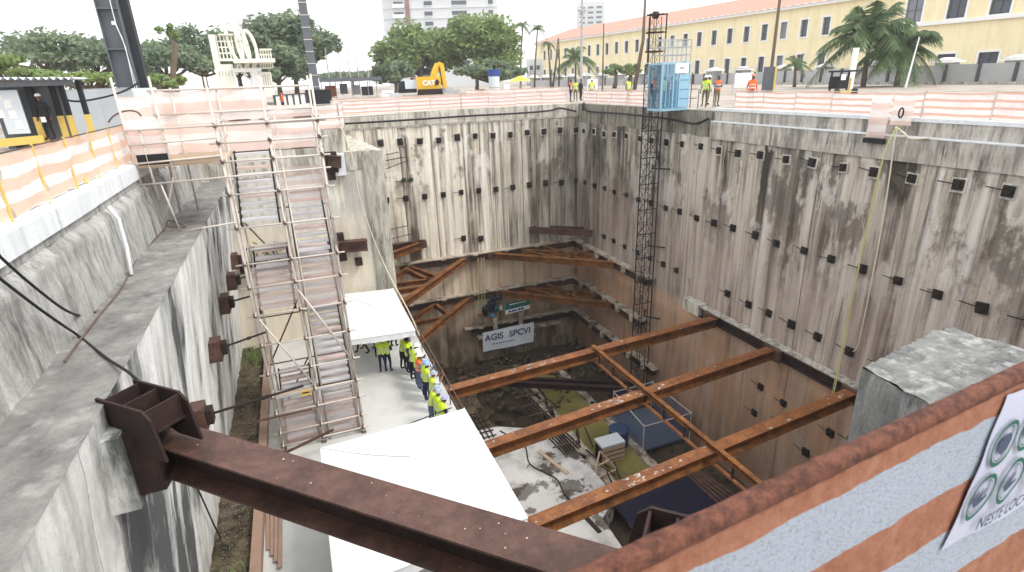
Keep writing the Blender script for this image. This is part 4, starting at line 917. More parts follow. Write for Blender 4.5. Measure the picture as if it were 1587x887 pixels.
for i in range(260):
    x_, y_ = random.uniform(5, 20.5), random.uniform(30, 40); s_ = random.uniform(.08, .4)
    if i % 3 == 0: x_, y_ = random.uniform(9, 15), random.uniform(34, 40)
    mb.bar((x_, y_, ZF+.3), (x_+random.uniform(-1, 1)*s_*3, y_+random.uniform(-1, 1)*s_*3, ZF+.3+s_*random.random()), s_*.7, s_*.6)
solo('rubble', mb, M['soil'], 'concrete rubble and sludge at the foot of the far wall', 'rubble', kind='stuff')
# forms / rebar panels on the lower slab
for i, q in enumerate((((745, 655), (752, 650)), )):
    p = az(740, 662, zl); t = thing('rebar_panel', 'grid of steel bars lying on the lower slab beside the larger canopy', 'rebar mat', p)
    for j in range(5): part('bar', MB().tube((p.x-.6+j*.3, p.y-1.5, zl+.06), (p.x-.6+j*.3, p.y+1.6, zl+.06), .04, 5), M['anchor'], t)
    for j in range(6): part('bar', MB().tube((p.x-.8, p.y-1.4+j*.55, zl+.1), (p.x+.8, p.y-1.4+j*.55, zl+.1), .04, 5), M['anchor'], t)
p = az(838, 650, zl); t = thing('steel_grating', 'dark grating frame beside the flooded channel', 'grating', (12.8, 27.5, zl))
for j in range(7): part('bar', MB().bar((12.0+j*.2, 24.5, zl+.35), (11.3+j*.2, 31.5, zl+.35), .06, .1), M['rust_dark'], t)
for j in range(6): part('bar', MB().bar((11.6, 25+j*1.2, zl+.45), (13.4, 25+j*1.2, zl+.45), .05, .08), M['galv_d'], t)
# rubble dark ground left of the slab top
mb = MB(); mb.grid(lambda u, v: (XS+.05+u*5.2, 29.3+v*8, ZF+.9+.5*mnoise.noise(Vector((u*3, v*4, 9)))-(u*.5)), 24, 30); struct('spoil_heap', mb, M['soil'], True)
wb = az(930, 690, ZF); t = thing('site_cabinet', 'white topped site cabinet with slatted sides next to the lift base', 'cabinet', (17.0, 25.0, ZF))
c_ = az(945, 682, ZF+1.6)
part('body', B(c_.x-.75, c_.y-.45, ZF, c_.x+.75, c_.y+.45, ZF+1.45), M['rust_dark'], t); part('top', B(c_.x-.8, c_.y-.5, ZF+1.452, c_.x+.8, c_.y+.5, ZF+1.6), M['sheet'], t)
for j in range(4): part('slat', B(c_.x-.78, c_.y-.5, ZF+.2+j*.33, c_.x+.78, c_.y-.452, ZF+.42+j*.33), M['board'], t)
bs = thing('lift_base_enclosure', 'blue mesh-sided enclosure and platform round the foot of the lift mast', 'enclosure', (19.5, 26, ZF))
e = [(17.4, 24.2), (20.9, 24.2), (20.9, 28.4), (17.8, 28.4)]
BN = NT('blue_net', .7); BN.col(C(72, 104, 146)); tr = BN.n('ShaderNodeBsdfTransparent'); ms = BN.n('ShaderNodeMixShader'); ms.inputs[0].default_value = .34
BN.L(tr.outputs[0], ms.inputs[1]); BN.L(BN.b.outputs[0], ms.inputs[2]); BN.L(ms.outputs[0], BN.t.nodes['Material Output'].inputs['Surface'])
for i in range(4):
    a, b = e[i], e[(i+1) % 4]; part('net_panel', wavy((*a, 0), (*b, 0), ZF+.4, ZF+2.3, .03, i), BN.mat, bs)
    part('post', MB().tube((*a, ZF), (*a, ZF+2.4), .04, 6), M['galv'], bs); part('top_tube', MB().tube((*a, ZF+2.3), (*b, ZF+2.3), .03, 6), M['galv'], bs)
part('floor_plate', B(17.5, 24.3, ZF+.3, 20.8, 28.3, ZF+.45), plain('faded_blue_plate', C(84, 92, 106), .7), bs)
q = az(905+50, 655, ZF+1.); t = thing('water_drum', 'round blue drum standing beside the white topped cabinet', 'drum', (c_.x+1.1, c_.y+.9, ZF))
part('body', MB().tube((c_.x+1.2, c_.y+.9, ZF), (c_.x+1.2, c_.y+.9, ZF+1.5), .62, 20), plain('dusty_blue_drum', C(58, 76, 108), .5), t); part('lid', MB().tube((c_.x+1.2, c_.y+.9, ZF+1.5), (c_.x+1.2, c_.y+.9, ZF+1.58), .66, 20, .5), plain('drum_lid', C(50, 66, 96), .5), t)
q = az(932, 730, ZF+.6); t = thing('timber_frame', 'small A-shaped timber frame leaning near the cabinet', 'timber frame', (q.x, q.y, ZF))
for (a, b) in (((-.8, -.5, 0), (.1, .4, 1.1)), ((.9, -.3, 0), (.1, .4, 1.1)), ((-.8, -.5, 0), (.9, -.3, .05)), ((-.35, -.1, .5), (.5, .0, .6))): part('member', MB().bar(q+Vector(a), q+Vector(b), .09, .09), M['board'], t)
nv = MB(); nv.grid(lambda u, v: (13.2+u*5.6, 8+v*13.5, ZF+.75+.12*mnoise.noise(Vector((u*4, v*6, 6)))), 30, 40); solo('tarpaulin', nv, M['navy'], 'big dark navy tarpaulin spread on the pit floor below the nearest strut', 'tarpaulin', smooth=True)
for i in range(5):
    a, b = az(1062+i*5, 733-i*1, ZF+.8), az(1135+i*9, 800-i*2, ZF+.8); solo('steel_pipe', MB().tube(a, b, .09, 8), M['rust_brown'], ('first', 'second', 'third', 'fourth', 'fifth')[i]+' pipe from the left in the bundle lying on the dark tarpaulin', 'pipe', 'bundle of pipes')

# banners hung at the far wall
bn = thing('banner', 'white banner with blue-grey capital letters hung low on the far wall', 'banner', (14.8, YF-.6, -19.4))
p00, p10, p11, p01 = ay(749, 546, YF-.8), ay(827, 530, YF-.8), ay(827, 499, YF-.8), ay(748, 516, YF-.8)
part('sheet', MB().grid(lambda u, v: p00.lerp(p10, u).lerp(p01.lerp(p11, u), v)+Vector((0, .04*math.sin(u*9+v*3), 0)), 20, 6), M['banner'], bn, True)
rt = (p10-p00).normalized(); upv = (p01-p00).normalized()
for tx, sz_, o_, ln in (('AGIS', .78, (.15, .98), 0), ('SPCVI', .78, (2.3, .98), .3)):
    part('lettering', text_mb(tx, sz_, p00+rt*o_[0]+upv*o_[1]+Vector((0, -.07, 0)), rt, upv, .003, .012 if sz_ > .5 else 0), M['ink'], bn)
for i in range(7): part('print_mark', MB().bar(p00+rt*(.8+i*.3)+upv*.6+Vector((0, -.08, 0)), p00+rt*(1.02+i*.3)+upv*.6+Vector((0, -.08, 0)), .008, .07), M['ink'], bn)
for u in (.25, .75): part('hanger', MB().bar(p01.lerp(p11, u), p01.lerp(p11, u)+Vector((0, 0, 1.1)), .35, .04), M['ledger_conc'], bn)
tb = thing('project_sign', 'teal and white printed sign propped on the lower waler ledge', 'sign', (15, YF-.7, -17))
q00, q10, q11, q01 = ay(783, 488, YF-.9), ay(821, 478, YF-.9), ay(821, 463, YF-.9), ay(784, 471, YF-.9)
part('board', MB().grid(lambda u, v: q00.lerp(q10, u).lerp(q01.lerp(q11, u), v), 4, 3), M['teal'], tb)
part('white_band', MB().grid(lambda u, v: q00.lerp(q10, u).lerp(q01.lerp(q11, u), v*.4)+Vector((0, -.02, 0)), 4, 3), M['banner'], tb)
part('light_stripe', MB().grid(lambda u, v: q00.lerp(q10, .15+u*.7).lerp(q01.lerp(q11, .15+u*.7), .78+v*.12)+Vector((0, -.02, 0)), 4, 1), M['sheet'], tb)
for u0_, u1_ in ((.12, .24), (.26, .38), (.4, .46), (.52, .6), (.62, .74)): part('print_mark', MB().bar(q00.lerp(q10, u0_)+(q01-q00)*.2+Vector((0, -.045, 0)), q00.lerp(q10, u1_)+(q01-q00)*.2+Vector((0, -.045, 0)), .01, .16), M['ink'], tb)
hp_ = thing('litter_heap', 'heap of dark bags with teal and green boxes beside the teal sign', 'heap', (12.8, YF-.9, -17.5))
for i, (x_, y_, sx_, sz_, mt) in enumerate(((753, 482, .5, 1.0, 'black'), (762, 474, .6, 1.1, 'navy'), (756, 486, .35, .4, 'teal'), (768, 478, .45, .7, 'green_ink'), (776, 478, .22, .5, 'hoard'), (745, 489, .3, .25, 'rust_orange'), (779, 486, .25, .25, 'rust_orange'), (763, 489, .3, .3, 'blue_d'), (770, 462, .7, .35, 'navy'))):
    q = ay(x_, y_, YF-.8); m2 = MB(); N_ = 8
    m2.grid(lambda u, v: (q.x+sx_*.7*math.cos(u*6.283)*math.sin(v*3.14)*(1+.25*mnoise.noise(Vector((u*3, v*3, i)))), q.y+.3*math.sin(u*6.283)*math.sin(v*3.14), q.z-sz_*.5*math.cos(v*3.14)*(1+.3*mnoise.noise(Vector((u*4, v*2, i+5))))), 10, 6)
    part('bag', m2, M[mt], hp_)
part('ledge', B(11.9, YF-.72, -18.15, 19.4, YF-.1, -17.95), M['ledger_conc'], fw_)
for x_ in (12.6, 14.3, 16.6): part('corbel', B(x_, YF-.65, -18.9, x_+.5, YF-.1, -18.151), M['ledger_conc'], fw_)

# ------------------------------------------------------------------ ropes, cables, pipes
def cable(name, label, cat, pts, r, mat, grp=None, sub=6):
    P = [Vector(p) for p in pts]; out = []
    for i in range(len(P)-1):
        a, b, c, d_ = P[max(i-1, 0)], P[i], P[i+1], P[min(i+2, len(P)-1)]
        for k_ in range(sub):
            t_ = k_/sub; out.append(.5*((2*b)+(c-a)*t_+(2*a-5*b+4*c-d_)*t_*t_+(3*b-a-3*c+d_)*t_**3))
    out.append(P[-1]); return solo(name, MB().path(out, r, 6), M[mat], label, cat, grp, True)
X = XR-.35
cable('rope', 'slack yellow rope pair hanging down the right wall into the pit', 'rope', [ax(1392, 196, X-.1), ax(1372, 235, X-.3), ax(1350, 330, X-.4), ax(1328, 430, X-.5), ax(1310, 520, X-.6), ax(1292, 612, X-.9)], .022, 'ropey', 'ropes on the right wall')
cable('rope', 'second yellow rope strand just left of the first', 'rope', [ax(1389, 197, X-.1), ax(1370, 240, X-.35), ax(1347, 335, X-.45), ax(1325, 440, X-.55), ax(1306, 530, X-.65), ax(1289, 614, X-.95)], .016, 'ropey', 'ropes on the right wall')
cable('rope', 'pale rope hanging from the curtain to the lower anchor row', 'rope', [ax(1394, 200, X-.1), ax(1387, 215, X-.15), ax(1372, 320, X-.2), ax(1352, 430, X-.2), ax(1331, 530, X), ax(1322, 545, X+.2)], .026, 'ropew', 'ropes on the right wall')
cable('rope', 'short pale rope tail running right along the right rim', 'rope', [ax(1388, 197, X), ax(1400, 206, X), ax(1412, 215, X+.1), ax(1440, 214, X+.15)], .04, 'ropew', 'ropes on the right wall')
cable('pipe', 'dark pipe running along the rim beam of the far wall', 'pipe', [ay(534, 192, YF-.25), ay(620, 187, YF-.25), ay(725, 180, YF-.25), ay(800, 176, YF-.25), ay(850, 172, YF-.25), ay(868, 168, YF-.2), ay(893, 173, YF-.3)], .07, 'hose')
cable('hose', 'black hose sagging along the rim below the lift landing', 'hose', [ax(903, 172, XR-.1), ax(905, 160, XR), ax(910, 172, XR-.1), ax(960, 176, XR-.12), ax(1035, 184, XR-.15), ax(1075, 192, XR-.2), ax(1098, 184, XR-.05)], .07, 'hose')
cable('cable', 'upper black cable swinging over the left ledge', 'cable', [(-4.9, 9.0, .3), ax(-20, 380, -3.9), ax(0, 398, -3.85), ax(45, 438, -3.8), ax(100, 480, -3.8), az(130, 490, ZL+.03), az(148, 484, ZL+.03)], .022, 'hose', 'black cables on the left ledge')
cable('cable', 'long black cable crossing the left ledge and dropping down the wall behind the bracket', 'cable', [(-4.9, 8.4, .3), ax(-20, 415, -3.9), ax(0, 432, -3.85), ax(60, 478, -3.82), ax(100, 506, -3.82), az(122, 521, ZL+.03), az(165, 555, ZL+.03), az(214, 591, ZL+.01), ax(235, 640, XL-.2), ax(300, 745, XL-.5), ax(340, 830, XL-.8), ax(378, 890, XL-.9)], .022, 'hose', 'black cables on the left ledge')
cable('hose', 'thin grey hose laid along the inner corner of the left ledge', 'hose', [az(100, 560, ZL+.05), az(143, 502, ZL+.04), az(188, 446, ZL+.04), az(214, 399, ZL+.05), az(255, 355, ZL+.05), az(262, 342, ZL+.12), az(288, 352, ZL+.1), az(262, 352, ZL+.06)], .018, 'galv_d')
cable('rope', 'pale rope from the block rim down past the far canopy', 'rope', [ay(528, 196, YB-.1), ay(548, 250, YB-.2), ay(556, 300, YB-.2), ay(575, 360, YB-.3), ay(600, 420, YB-.6), ay(632, 480, YB-2.5), ay(650, 520, YB-4)], .03, 'ropew')
cable('rope', 'thin guy rope running from the stair tower foot to the canopy corner', 'rope', [az(566, 690, ZS+.4), az(640, 655, ZS+.9), az(700, 632, ZS+1.4)], .02, 'hose')
for x_ in (741, 746, 750): cable('rope', ('left', 'middle', 'right')[(741, 746, 750).index(x_)]+' of the three thin vertical ropes above the litter heap', 'rope', [ay(x_, 400, YF-.9), ay(x_+1, 480, YF-.9)], .018, 'ropey', 'thin ropes at the far wall')

# ------------------------------------------------------------------ lift mast and cage
lc = az(1023, 171, .05)                       # nearest bottom corner of the cage
cx0, cy0 = lc.x, lc.y; cx1 = az(1076, 169, .05).x; cy1 = cy0+1.25
mx, my = cx0+.55, cy1+.45
ms_ = thing('lift_mast', 'tall dark lattice lift mast rising from the pit floor past the blue cage', 'lift mast', (mx, my, ZF))
def mast(x, y, w, z0, z1, r=.035, nm='mast_section', step=1.5, mat='mast'):
    z = z0
    while z < z1-.05:
        zt = min(z+step, z1); mb = MB()
        for a, b in ((-1, -1), (1, -1), (1, 1), (-1, 1)): mb.tube((x+a*w/2, y+b*w/2, z), (x+a*w/2, y+b*w/2, zt), r, 5)
        n_ = 2
        for q in range(n_):
            za = z+(zt-z)*q/n_; zb = z+(zt-z)*(q+1)/n_; s_ = 1 if q % 2 else -1
            for (a0_, b0_, a1_, b1_) in ((-1, -1, 1, -1), (1, -1, 1, 1), (1, 1, -1, 1), (-1, 1, -1, -1)):
                mb.tube((x+a0_*w/2, y+b0_*w/2, za if s_ > 0 else zb), (x+a1_*w/2, y+b1_*w/2, zb if s_ > 0 else za), r*.55, 4, cap=False)
                mb.tube((x+a0_*w/2, y+b0_*w/2, za), (x+a1_*w/2, y+b1_*w/2, za), r*.55, 4, cap=False)
        part(nm, mb, M[mat], ms_); z = zt
mast(mx, my, .65, ZF, 2.5, .03); mast(mx, my, .5, 2.5, 5.0, .022, step=1.25, mat='rust_brown')
for dx_ in (-.75, .62):
    part('guide_tube', MB().tube((mx+dx_, my-.3, ZF+.5), (mx+dx_, my-.3, 0.1), .045, 6), M['mast'], ms_)
for i in range(12):
    z = -1.2-i*1.6; part('rung', MB().tube((mx-.75, my-.3, z), (mx+.62, my-.3, z), .03, 5).tube((mx-.75, my-.3, z), (mx, my-.3, z+.8), .02, 5), M['mast'], ms_)
for z in (-3.5, -8.5, -13.5): part('wall_tie', MB().tube((mx+.3, my, z), (XR, my+.9, z), .05, 6).tube((mx+.3, my, z), (XR, my-.9, z), .05, 6), M['mast'], ms_)
for a in (-.5, .5):
    part('head_frame_post', MB().tube((mx+a*1.1, my-.3, 2.6), (mx+a*1.1, my-.3, 5.15), .04, 6), M['rust_dark'], ms_)
for z in (3.2, 4.2, 5.12): part('head_frame_rail', MB().tube((mx-.6, my-.3, z), (mx+.6, my-.3, z), .035, 6).tube((mx-.35, my+.35, z), (mx+.35, my-.35, z), .05, 6), M['rust_dark'], ms_)
part('head_pulley', MB().tube((mx-.12, my, 5.1), (mx+.12, my, 5.1), .2, 14), M['rust_dark'], ms_)
cg = thing('lift_cage', 'light blue mesh-sided passenger lift cage at rim level with three workers inside', 'lift cage', (cx0, cy0, .05))
part('floor', B(cx0, cy0, -.02, cx1, cy1, .12), M['blue'], cg); part('roof', B(cx0-.02, cy0-.02, 2.45, cx1+.02, cy1+.02, 2.55), M['blue'], cg)
for x_ in (cx0, cx0+.42*(cx1-cx0), cx0+.64*(cx1-cx0), cx1):
    for y_ in (cy0, cy1): part('corner_post', B(x_-.035, y_-.035, .12, x_+.035, y_+.035, 2.45), M['blue'], cg)
part('solid_panel', B(cx0+.66*(cx1-cx0), cy0-.03, .14, cx1-.04, cy0-.005, 1.95), M['blue'], cg)
for j in range(3): part('panel_rib', B(cx0+.66*(cx1-cx0), cy0-.045, .6+j*.5, cx1-.04, cy0-.031, .63+j*.5), M['blue_d'], cg)
part('notice_board', B(cx0+.44*(cx1-cx0), cy0-.07, 1.98, cx0+.93*(cx1-cx0), cy0-.045, 2.5), M['white'], cg)
part('notice_print', B(cx0+.6*(cx1-cx0), cy0-.078, 2.22, cx0+.75*(cx1-cx0), cy0-.0705, 2.27), M['ink'], cg)
def net_mat(name, c, al):
    k = NT(name, .6); k.col(c); tr_ = k.n('ShaderNodeBsdfTransparent'); m_ = k.n('ShaderNodeMixShader'); m_.inputs[0].default_value = al
    k.L(tr_.outputs[0], m_.inputs[1]); k.L(k.b.outputs[0], m_.inputs[2]); k.L(m_.outputs[0], k.t.nodes['Material Output'].inputs['Surface']); return k.mat
NB = net_mat('blue_wire_net', C(110, 160, 188), .45)
part('side_net', MB().grid(lambda u, v: (cx0-.02, cy0+u*(cy1-cy0), .12+v*2.33), 2, 2), net_mat('blue_side_net', C(84, 122, 142), .6), cg)
part('front_net', MB().grid(lambda u, v: (cx0+u*.64*(cx1-cx0), cy0-.01, .12+v*2.33), 2, 2), NB, cg)
part('rear_net', MB().grid(lambda u, v: (cx0+u*(cx1-cx0), cy1, .12+v*2.33), 2, 2), NB, cg)
part('inner_panel', B(cx0+.45*(cx1-cx0), cy0+.6, .12, cx1-.1, cy0+.66, 1.6), M['blue_d'], cg)
for j in range(5): part('front_bar', B(cx0+.05+j*.22*(cx1-cx0)*.6, cy0-.03, .12, cx0+.08+j*.22*(cx1-cx0)*.6, cy0-.012, 2.45), M['blue'], cg)
for z in (2.95, 3.35, 3.72):
    mb = MB(); e = [(cx0, cy0), (cx1, cy0), (cx1, cy1), (cx0, cy1)]
    for i in range(4): mb.tube((*e[i], z), (*e[(i+1) % 4], z), .025, 5)
    part('roof_rail', mb, M['hoard'], cg)
for i in range(7):
    x_ = cx0+(cx1-cx0)*i/6; part('roof_rail_post', MB().tube((x_, cy0, 2.55), (x_, cy0, 3.72), .022, 5), M['hoard'], cg)
part('roof_net', MB().grid(lambda u, v: (cx0+u*(cx1-cx0), cy0+.02, 2.55+v*1.1), 2, 2), net_mat('pale_roof_net', C(190, 200, 206), .35), cg)
ld = thing('lift_landing', 'landing platform with thin railings between the blue cage and the right rim', 'platform', (cx1+1, cy0+.5, 0))
part('deck', B(cx1+.05, cy0-.1, -.08, XR+.95, cy1+.2, .03), M['galv'], ld)
for i in range(4):
    x_ = cx1+.15+i*.55; part('rail_post', MB().tube((x_, cy0-.05, .03), (x_, cy0-.05, 2.0 if i == 0 else 1.1), .025, 6), M['hose'], ld)
for z in (.6, 1.1): part('rail_tube', MB().tube((cx1+.1, cy0-.05, z), (XR+.9, cy0-.05, z), .022, 6), M['hose'], ld)
GL = 'workers on the rim'
for hx, hy, v, lg, hel, lab, dpx in ((1011, 124, 'orange', 'navy', 'orange', 'worker in orange vest at the left side inside the blue lift cage', .25), (1029, 131, 'lime', 'black', 'grey', 'worker in lime vest in the middle of the blue lift cage', .3), (1041, 127, 'orange', 'navy', 'white', 'worker in orange vest and white helmet inside the blue lift cage', .35)):
    x_ = cx0+dict(lime=.45)[v] if v == 'lime' else cx0+(.15 if hel == 'orange' else .85)
    person(lab, (x_, cy0+(.9 if hel == 'orange' else .38), .12), R_(180+random.uniform(-30, 30)), 'stand', v, lg, 'navy', hel, True, 1, GL)
def rim(px_, D, v, lg, hel, lab, pose='stand', rz=200, sh='navy', h=1.7, hy=None):
    p = ad(px_, 130, D); person(lab, (p.x, p.y, 0.0), R_(rz), pose, v, lg, sh, hel, True, 1, GL)
rim(1094, 38, 'lime', 'khaki', 'white', 'worker in lime vest just right of the blue lift cage, facing left', 'stand', 120, 'khaki')
rim(1098, 40, 'lime', 'khaki', 'white', 'second worker in lime vest close behind the one right of the cage', 'stand', 200)
rim(1113, 37.5, 'orange', 'khaki', 'navy', 'worker in orange vest at the end of the lift landing', 'fold', 170, 'greyblue')
rim(1166, 36, 'orange', 'navy', 'orange', 'worker in red-orange jacket standing behind the right mesh fence', 'stand', 150, 'orange')
rim(974, 46, 'lime', 'khaki', 'hair', 'lone worker in lime vest left of the lift cage', 'stand', 190, 'khaki')
rim(892, 50, 'lime', 'khaki', 'hair', 'worker in pale yellow vest near the far corner fence', 'stand', 140, 'khaki')
rim(884, 49.5, 'orange', 'navy', 'black', 'worker in orange vest near the far corner of the pit', 'stand', 230)
rim(900, 52, None, 'black', 'black', 'dark-clothed worker near the far corner, leftmost pole behind', 'stand', 200, 'black')
rim(917, 50, 'lime', 'khaki', 'white', 'worker in pale vest before the posters by the far corner', 'stand', 170, 'khaki')
p = ad(437, 150, 46); person('shirtless-looking worker in salmon clothes before the white boards on the far left', (p.x, p.y, .0), R_(90), 'fold', None, 'navy', 'orange', 'hair', True, 0, GL)
p = ad(63, 160, 30.2); person('worker in dark uniform and white helmet standing in the guard kiosk', (p.x, p.y, .3), R_(160), 'stand', None, 'black', 'black', 'white', True, 1, GL)

# ------------------------------------------------------------------ left bank: kiosk, hoarding, steel column
kk = thing('guard_kiosk', 'black and yellow steel-framed kiosk with a corrugated roof and notice board', 'kiosk', (-10.5, 30, 0))
kp = [ad(x, 150, 30.5) for x in (22, 48, 82, 92, 120)]
kz = .25
def K(px_, py_, D=30.5): return ad(px_, py_, D)
for px_, w_ in ((45, .24), (82, .2), (96, .16), (124, .16)):
    q = K(px_-2, 140); q2 = K(px_, 140)
    part('post', B(q2.x-w_/2, q2.y-.12, kz+.95, q2.x+w_/2, q2.y+.12, 2.55), M['black'], kk); part('post_foot', B(q2.x-w_/2-.005, q2.y-.125, kz-.5, q2.x+w_/2+.005, q2.y+.125, kz+.95), M['yellow'], kk)
a, b = K(-30, 140), K(128, 140)
part('lintel', B(a.x, a.y-.2, 2.36, b.x, a.y+.1, 2.56), M['column'], kk)
part('base_beam', MB().bar((a.x, a.y-.25, kz+.05), (K(48, 140).x, K(48, 140).y-.25, kz+.1), .12, .3), M['yellow'], kk)
mb = MB(); mb.grid(lambda u, v: (a.x-1+(b.x-a.x+1.2)*u, a.y-.5+1.8*v, 2.72-.12*u+.05*math.sin(u*110)), 220, 3); part('corrugated_roof', mb, M['sheet'], kk)
part('rear_wall', B(a.x, a.y+.7, 0, K(92, 140).x, a.y+.8, 2.5), M['column'], kk)
nb_ = K(16, 160); part('notice_board', B(K(-4, 160).x, nb_.y-.1, kz+.35, K(36, 160).x, nb_.y-.04, 2.25), M['sheet'], kk)
for (u, z) in ((-.3, 1.75), (-.05, 1.45), (.0, 1.05), (.1, .65), (-.4, 1.1)): part('paper_notice', B(nb_.x+u-.12, nb_.y-.115, z+kz-.12, nb_.x+u+.12, nb_.y-.101, z+kz+.2), M['white'], kk)
for px_ in (22, 36, 52): part('leg', B(K(px_, 200).x-.1, K(px_, 200).y-.1, -.02, K(px_, 200).x+.1, K(px_, 200).y+.1, kz), M['black'], kk)
q = K(72, 200, 30.0); part('siren_box', B(q.x-.07, q.y-.05, 1.0, q.x+.07, q.y+.05, 1.2), M['white'], kk)
ho = thing('site_hoarding', 'pale blue-grey sheet metal hoarding behind the left bank fence', 'hoarding', (-8, 31, 0))
pts = [ad(75, 140, 33.5), ad(150, 140, 32.6), ad(203, 140, 31.6), ad(243, 140, 33)]
for a, b, n_ in ((pts[0], pts[1], 3), (pts[1], pts[2], 2), (pts[2], pts[3], 1)):
    for i in range(n_):
        p, q = a.lerp(b, i/n_), a.lerp(b, (i+1)/n_); dd_ = (q-p)*.01; rr = random.uniform(-.02, .02)
        part('sheet_panel', MB().bar((p.x+dd_.x, p.y+dd_.y+rr, 1.08), (q.x-dd_.x, q.y-dd_.y+rr, 1.08), .03, 2.2), M['sheet'], ho)
part('top_rail', MB().bar((pts[0].x, pts[0].y-.03, 2.2), (pts[2].x, pts[2].y-.03, 2.2), .06, .05), M['hoard'], ho)
cb0 = [ad(80, 145, 31), ad(110, 155, 31), ad(150, 152, 31.2), ad(190, 142, 31.3), ad(215, 132, 31.4)]
for q, z in zip(cb0, (2.15, 1.75, 1.8, 2.05, 2.4)): q.z = z
cable('cable', 'thick black cable looping across the pale hoarding', 'cable', cb0, .045, 'hose')
sc_ = ad(205, 140, 34); cx_, cy_ = sc_.x, sc_.y
co = thing('steel_column', 'massive dark grey steel gantry column with stiffeners and thin white cables', 'steel column', (cx_, cy_, 0))
part('web', B(cx_-.5, cy_-.04, 0, cx_+.3, cy_+.04, 12), M['column'], co); part('flange', B(cx_-.55, cy_-.35, 0, cx_-.5, cy_+.35, 12), M['column'], co); part('flange', B(cx_+.3, cy_-.35, 0, cx_+.38, cy_+.6, 12), M['column'], co)
part('side_plate', B(cx_+.385, cy_-.1, 0, cx_+.72, cy_+.5, 12), M['mast'], co)
for i in range(5): z = 3.9-1.72+i*1.72+.0; part('stiffener', B(cx_-.5, cy_-.33, z, cx_+.3, cy_-.041, z+.06), M['column'], co)
part('cable', MB().path([(cx_+.12, cy_-.4, 12), (cx_+.1, cy_-.4, 5), (cx_+.25, cy_-.4, 4), (cx_+.2, cy_-.4, 2)], .02, 5).path([(cx_+.05, cy_-.42, 5.1), (cx_+.22, cy_-.42, 4.4), (cx_+.3, cy_-.42, 2.2)], .015, 5), M['white'], co)
part('lamp', B(cx_-.05, cy_-.45, 4.95, cx_+.1, cy_-.36, 5.1), M['white'], co)
p = ad(490, 140, 52); tp = thing('gantry_pylon', 'slim dark grey steel pylon rising left of the shelter', 'steel column', (p.x, p.y, 0))
part('shaft', MB().bar((p.x, p.y, 0), (p.x-.1, p.y, 9.6), .62, .62, (0, 1, 0)), M['column'], tp); part('upper_shaft', MB().bar((p.x-.1, p.y, 9.3), (p.x-.15, p.y, 16), .4, .4, (0, 1, 0)), M['mast'], tp)
for i in range(12): part('rung', B(p.x-.42, p.y-.35, 1+i*.9, p.x+.25, p.y-.3, 1.06+i*.9), M['galv'], tp)
part('counterweight', B(p.x-.9, p.y-.8, -.2, p.x+1.1, p.y+.3, 1.7), M['black'], tp)

# concrete block portal with oval loops
D = 50; gt = thing('entrance_portal', 'cream pierced-block entrance portal with three big oval loops on top', 'portal', tuple(ad(375, 130, D).xy)+(0,))
def frontx(px_, D=D): return ad(px_, 130, D)
def rect(px0, py0, px1, py1, dep, mat, nm, off=0, D=D, root=None, lab=None):
    ym_ = (py0+py1)/2; a, b = ad(px0, ym_, D), ad(px1, ym_, D); a.z = ad((px0+px1)/2, py1, D).z; b.z = ad((px0+px1)/2, py0, D).z
    return part(nm, MB().bar((a.x, a.y+off, (a.z+b.z)/2), (b.x, b.y+off, (a.z+b.z)/2), dep, abs(b.z-a.z)), mat, root or gt)
rect(332, 54, 342, 150, .35, M['lattice'], 'pier'); rect(343, 100, 365, 150, .4, M['lattice'], 'pier'); rect(404, 112, 423, 150, .5, M['lattice'], 'pier')
for (x0, y0, x1, y1, nx, ny) in ((338, 55, 361, 92, 4, 4), (402, 78, 421, 106, 5, 4)):
    rect(x0, y0-2, x1, y0, .6, M['lattice'], 'coping')
    for i in range(nx+1): xx = x0+(x1-x0)*i/nx; rect(xx-.9, y0, xx+.9, y1, .14, M['lattice'], 'block_rib')
    for j in range(ny+1): yy = y0+(y1-y0)*j/ny; rect(x0, yy-1.0, x1, yy+1.0, .13, M['lattice'], 'block_course')
rect(338, 92, 362, 95, .4, M['lattice'], 'coping'); rect(362, 92, 426, 98, 2.0, M['lattice'], 'canopy_slab'); rect(362, 99, 405, 107, .3, M['hoard'], 'soffit', .6); rect(362, 107, 368, 150, .4, M['white'], 'door_frame'); rect(392, 110, 403, 150, .4, M['white'], 'door_frame'); rect(362, 106, 405, 112, .4, M['white'], 'door_frame', -.05)
for i in range(9):
    rect(340+i*2.4, 110, 341+i*2.4, 118, .42, M['hoard'], 'vent_slot', -.02) if i % 2 == 0 else rect(406+i*1.8, 115, 407+i*1.8, 135, .52, M['hoard'], 'vent_slot', -.03)
for i, (px_, py_, rw_, rh_, tl) in enumerate(((363, 66, 6.5, 22, .14), (376, 72, 5.5, 20, .1), (388, 74, 6, 18.5, .1))):
    c = ad(px_, py_, D); s_ = D/800; mb = MB(); pts = []
    for j in range(29):
        a = j/28*6.283; pts.append(c+Vector((math.cos(a)*rw_*s_+tl*math.sin(a)*-1.2, 0, math.sin(a)*rh_*s_)))
    mb.path(pts, .13, 6); part('oval_loop', mb, M['lattice'], gt, True)
    part('loop_foot', MB().tube(c+Vector((-.25, 0, -rh_*s_-.9)), c+Vector((0, 0, -rh_*s_)), .09, 6).tube(c+Vector((.3, 0, -rh_*s_-.9)), c+Vector((.05, 0, -rh_*s_)), .09, 6), M['lattice'], gt)
wbp = thing('board_fence', 'row of white boards and dark slats behind the salmon-clothed worker', 'fence', tuple(ad(450, 150, 48).xy)+(0,))
for i in range(16):
    px_ = 424+i*3.3; a = ad(px_, 145, 49); part('board', B(a.x-.09, a.y-.02, 0, a.x+.09, a.y+.02, 1.45), M['white' if i % 3 else 'hoard_post'], wbp)
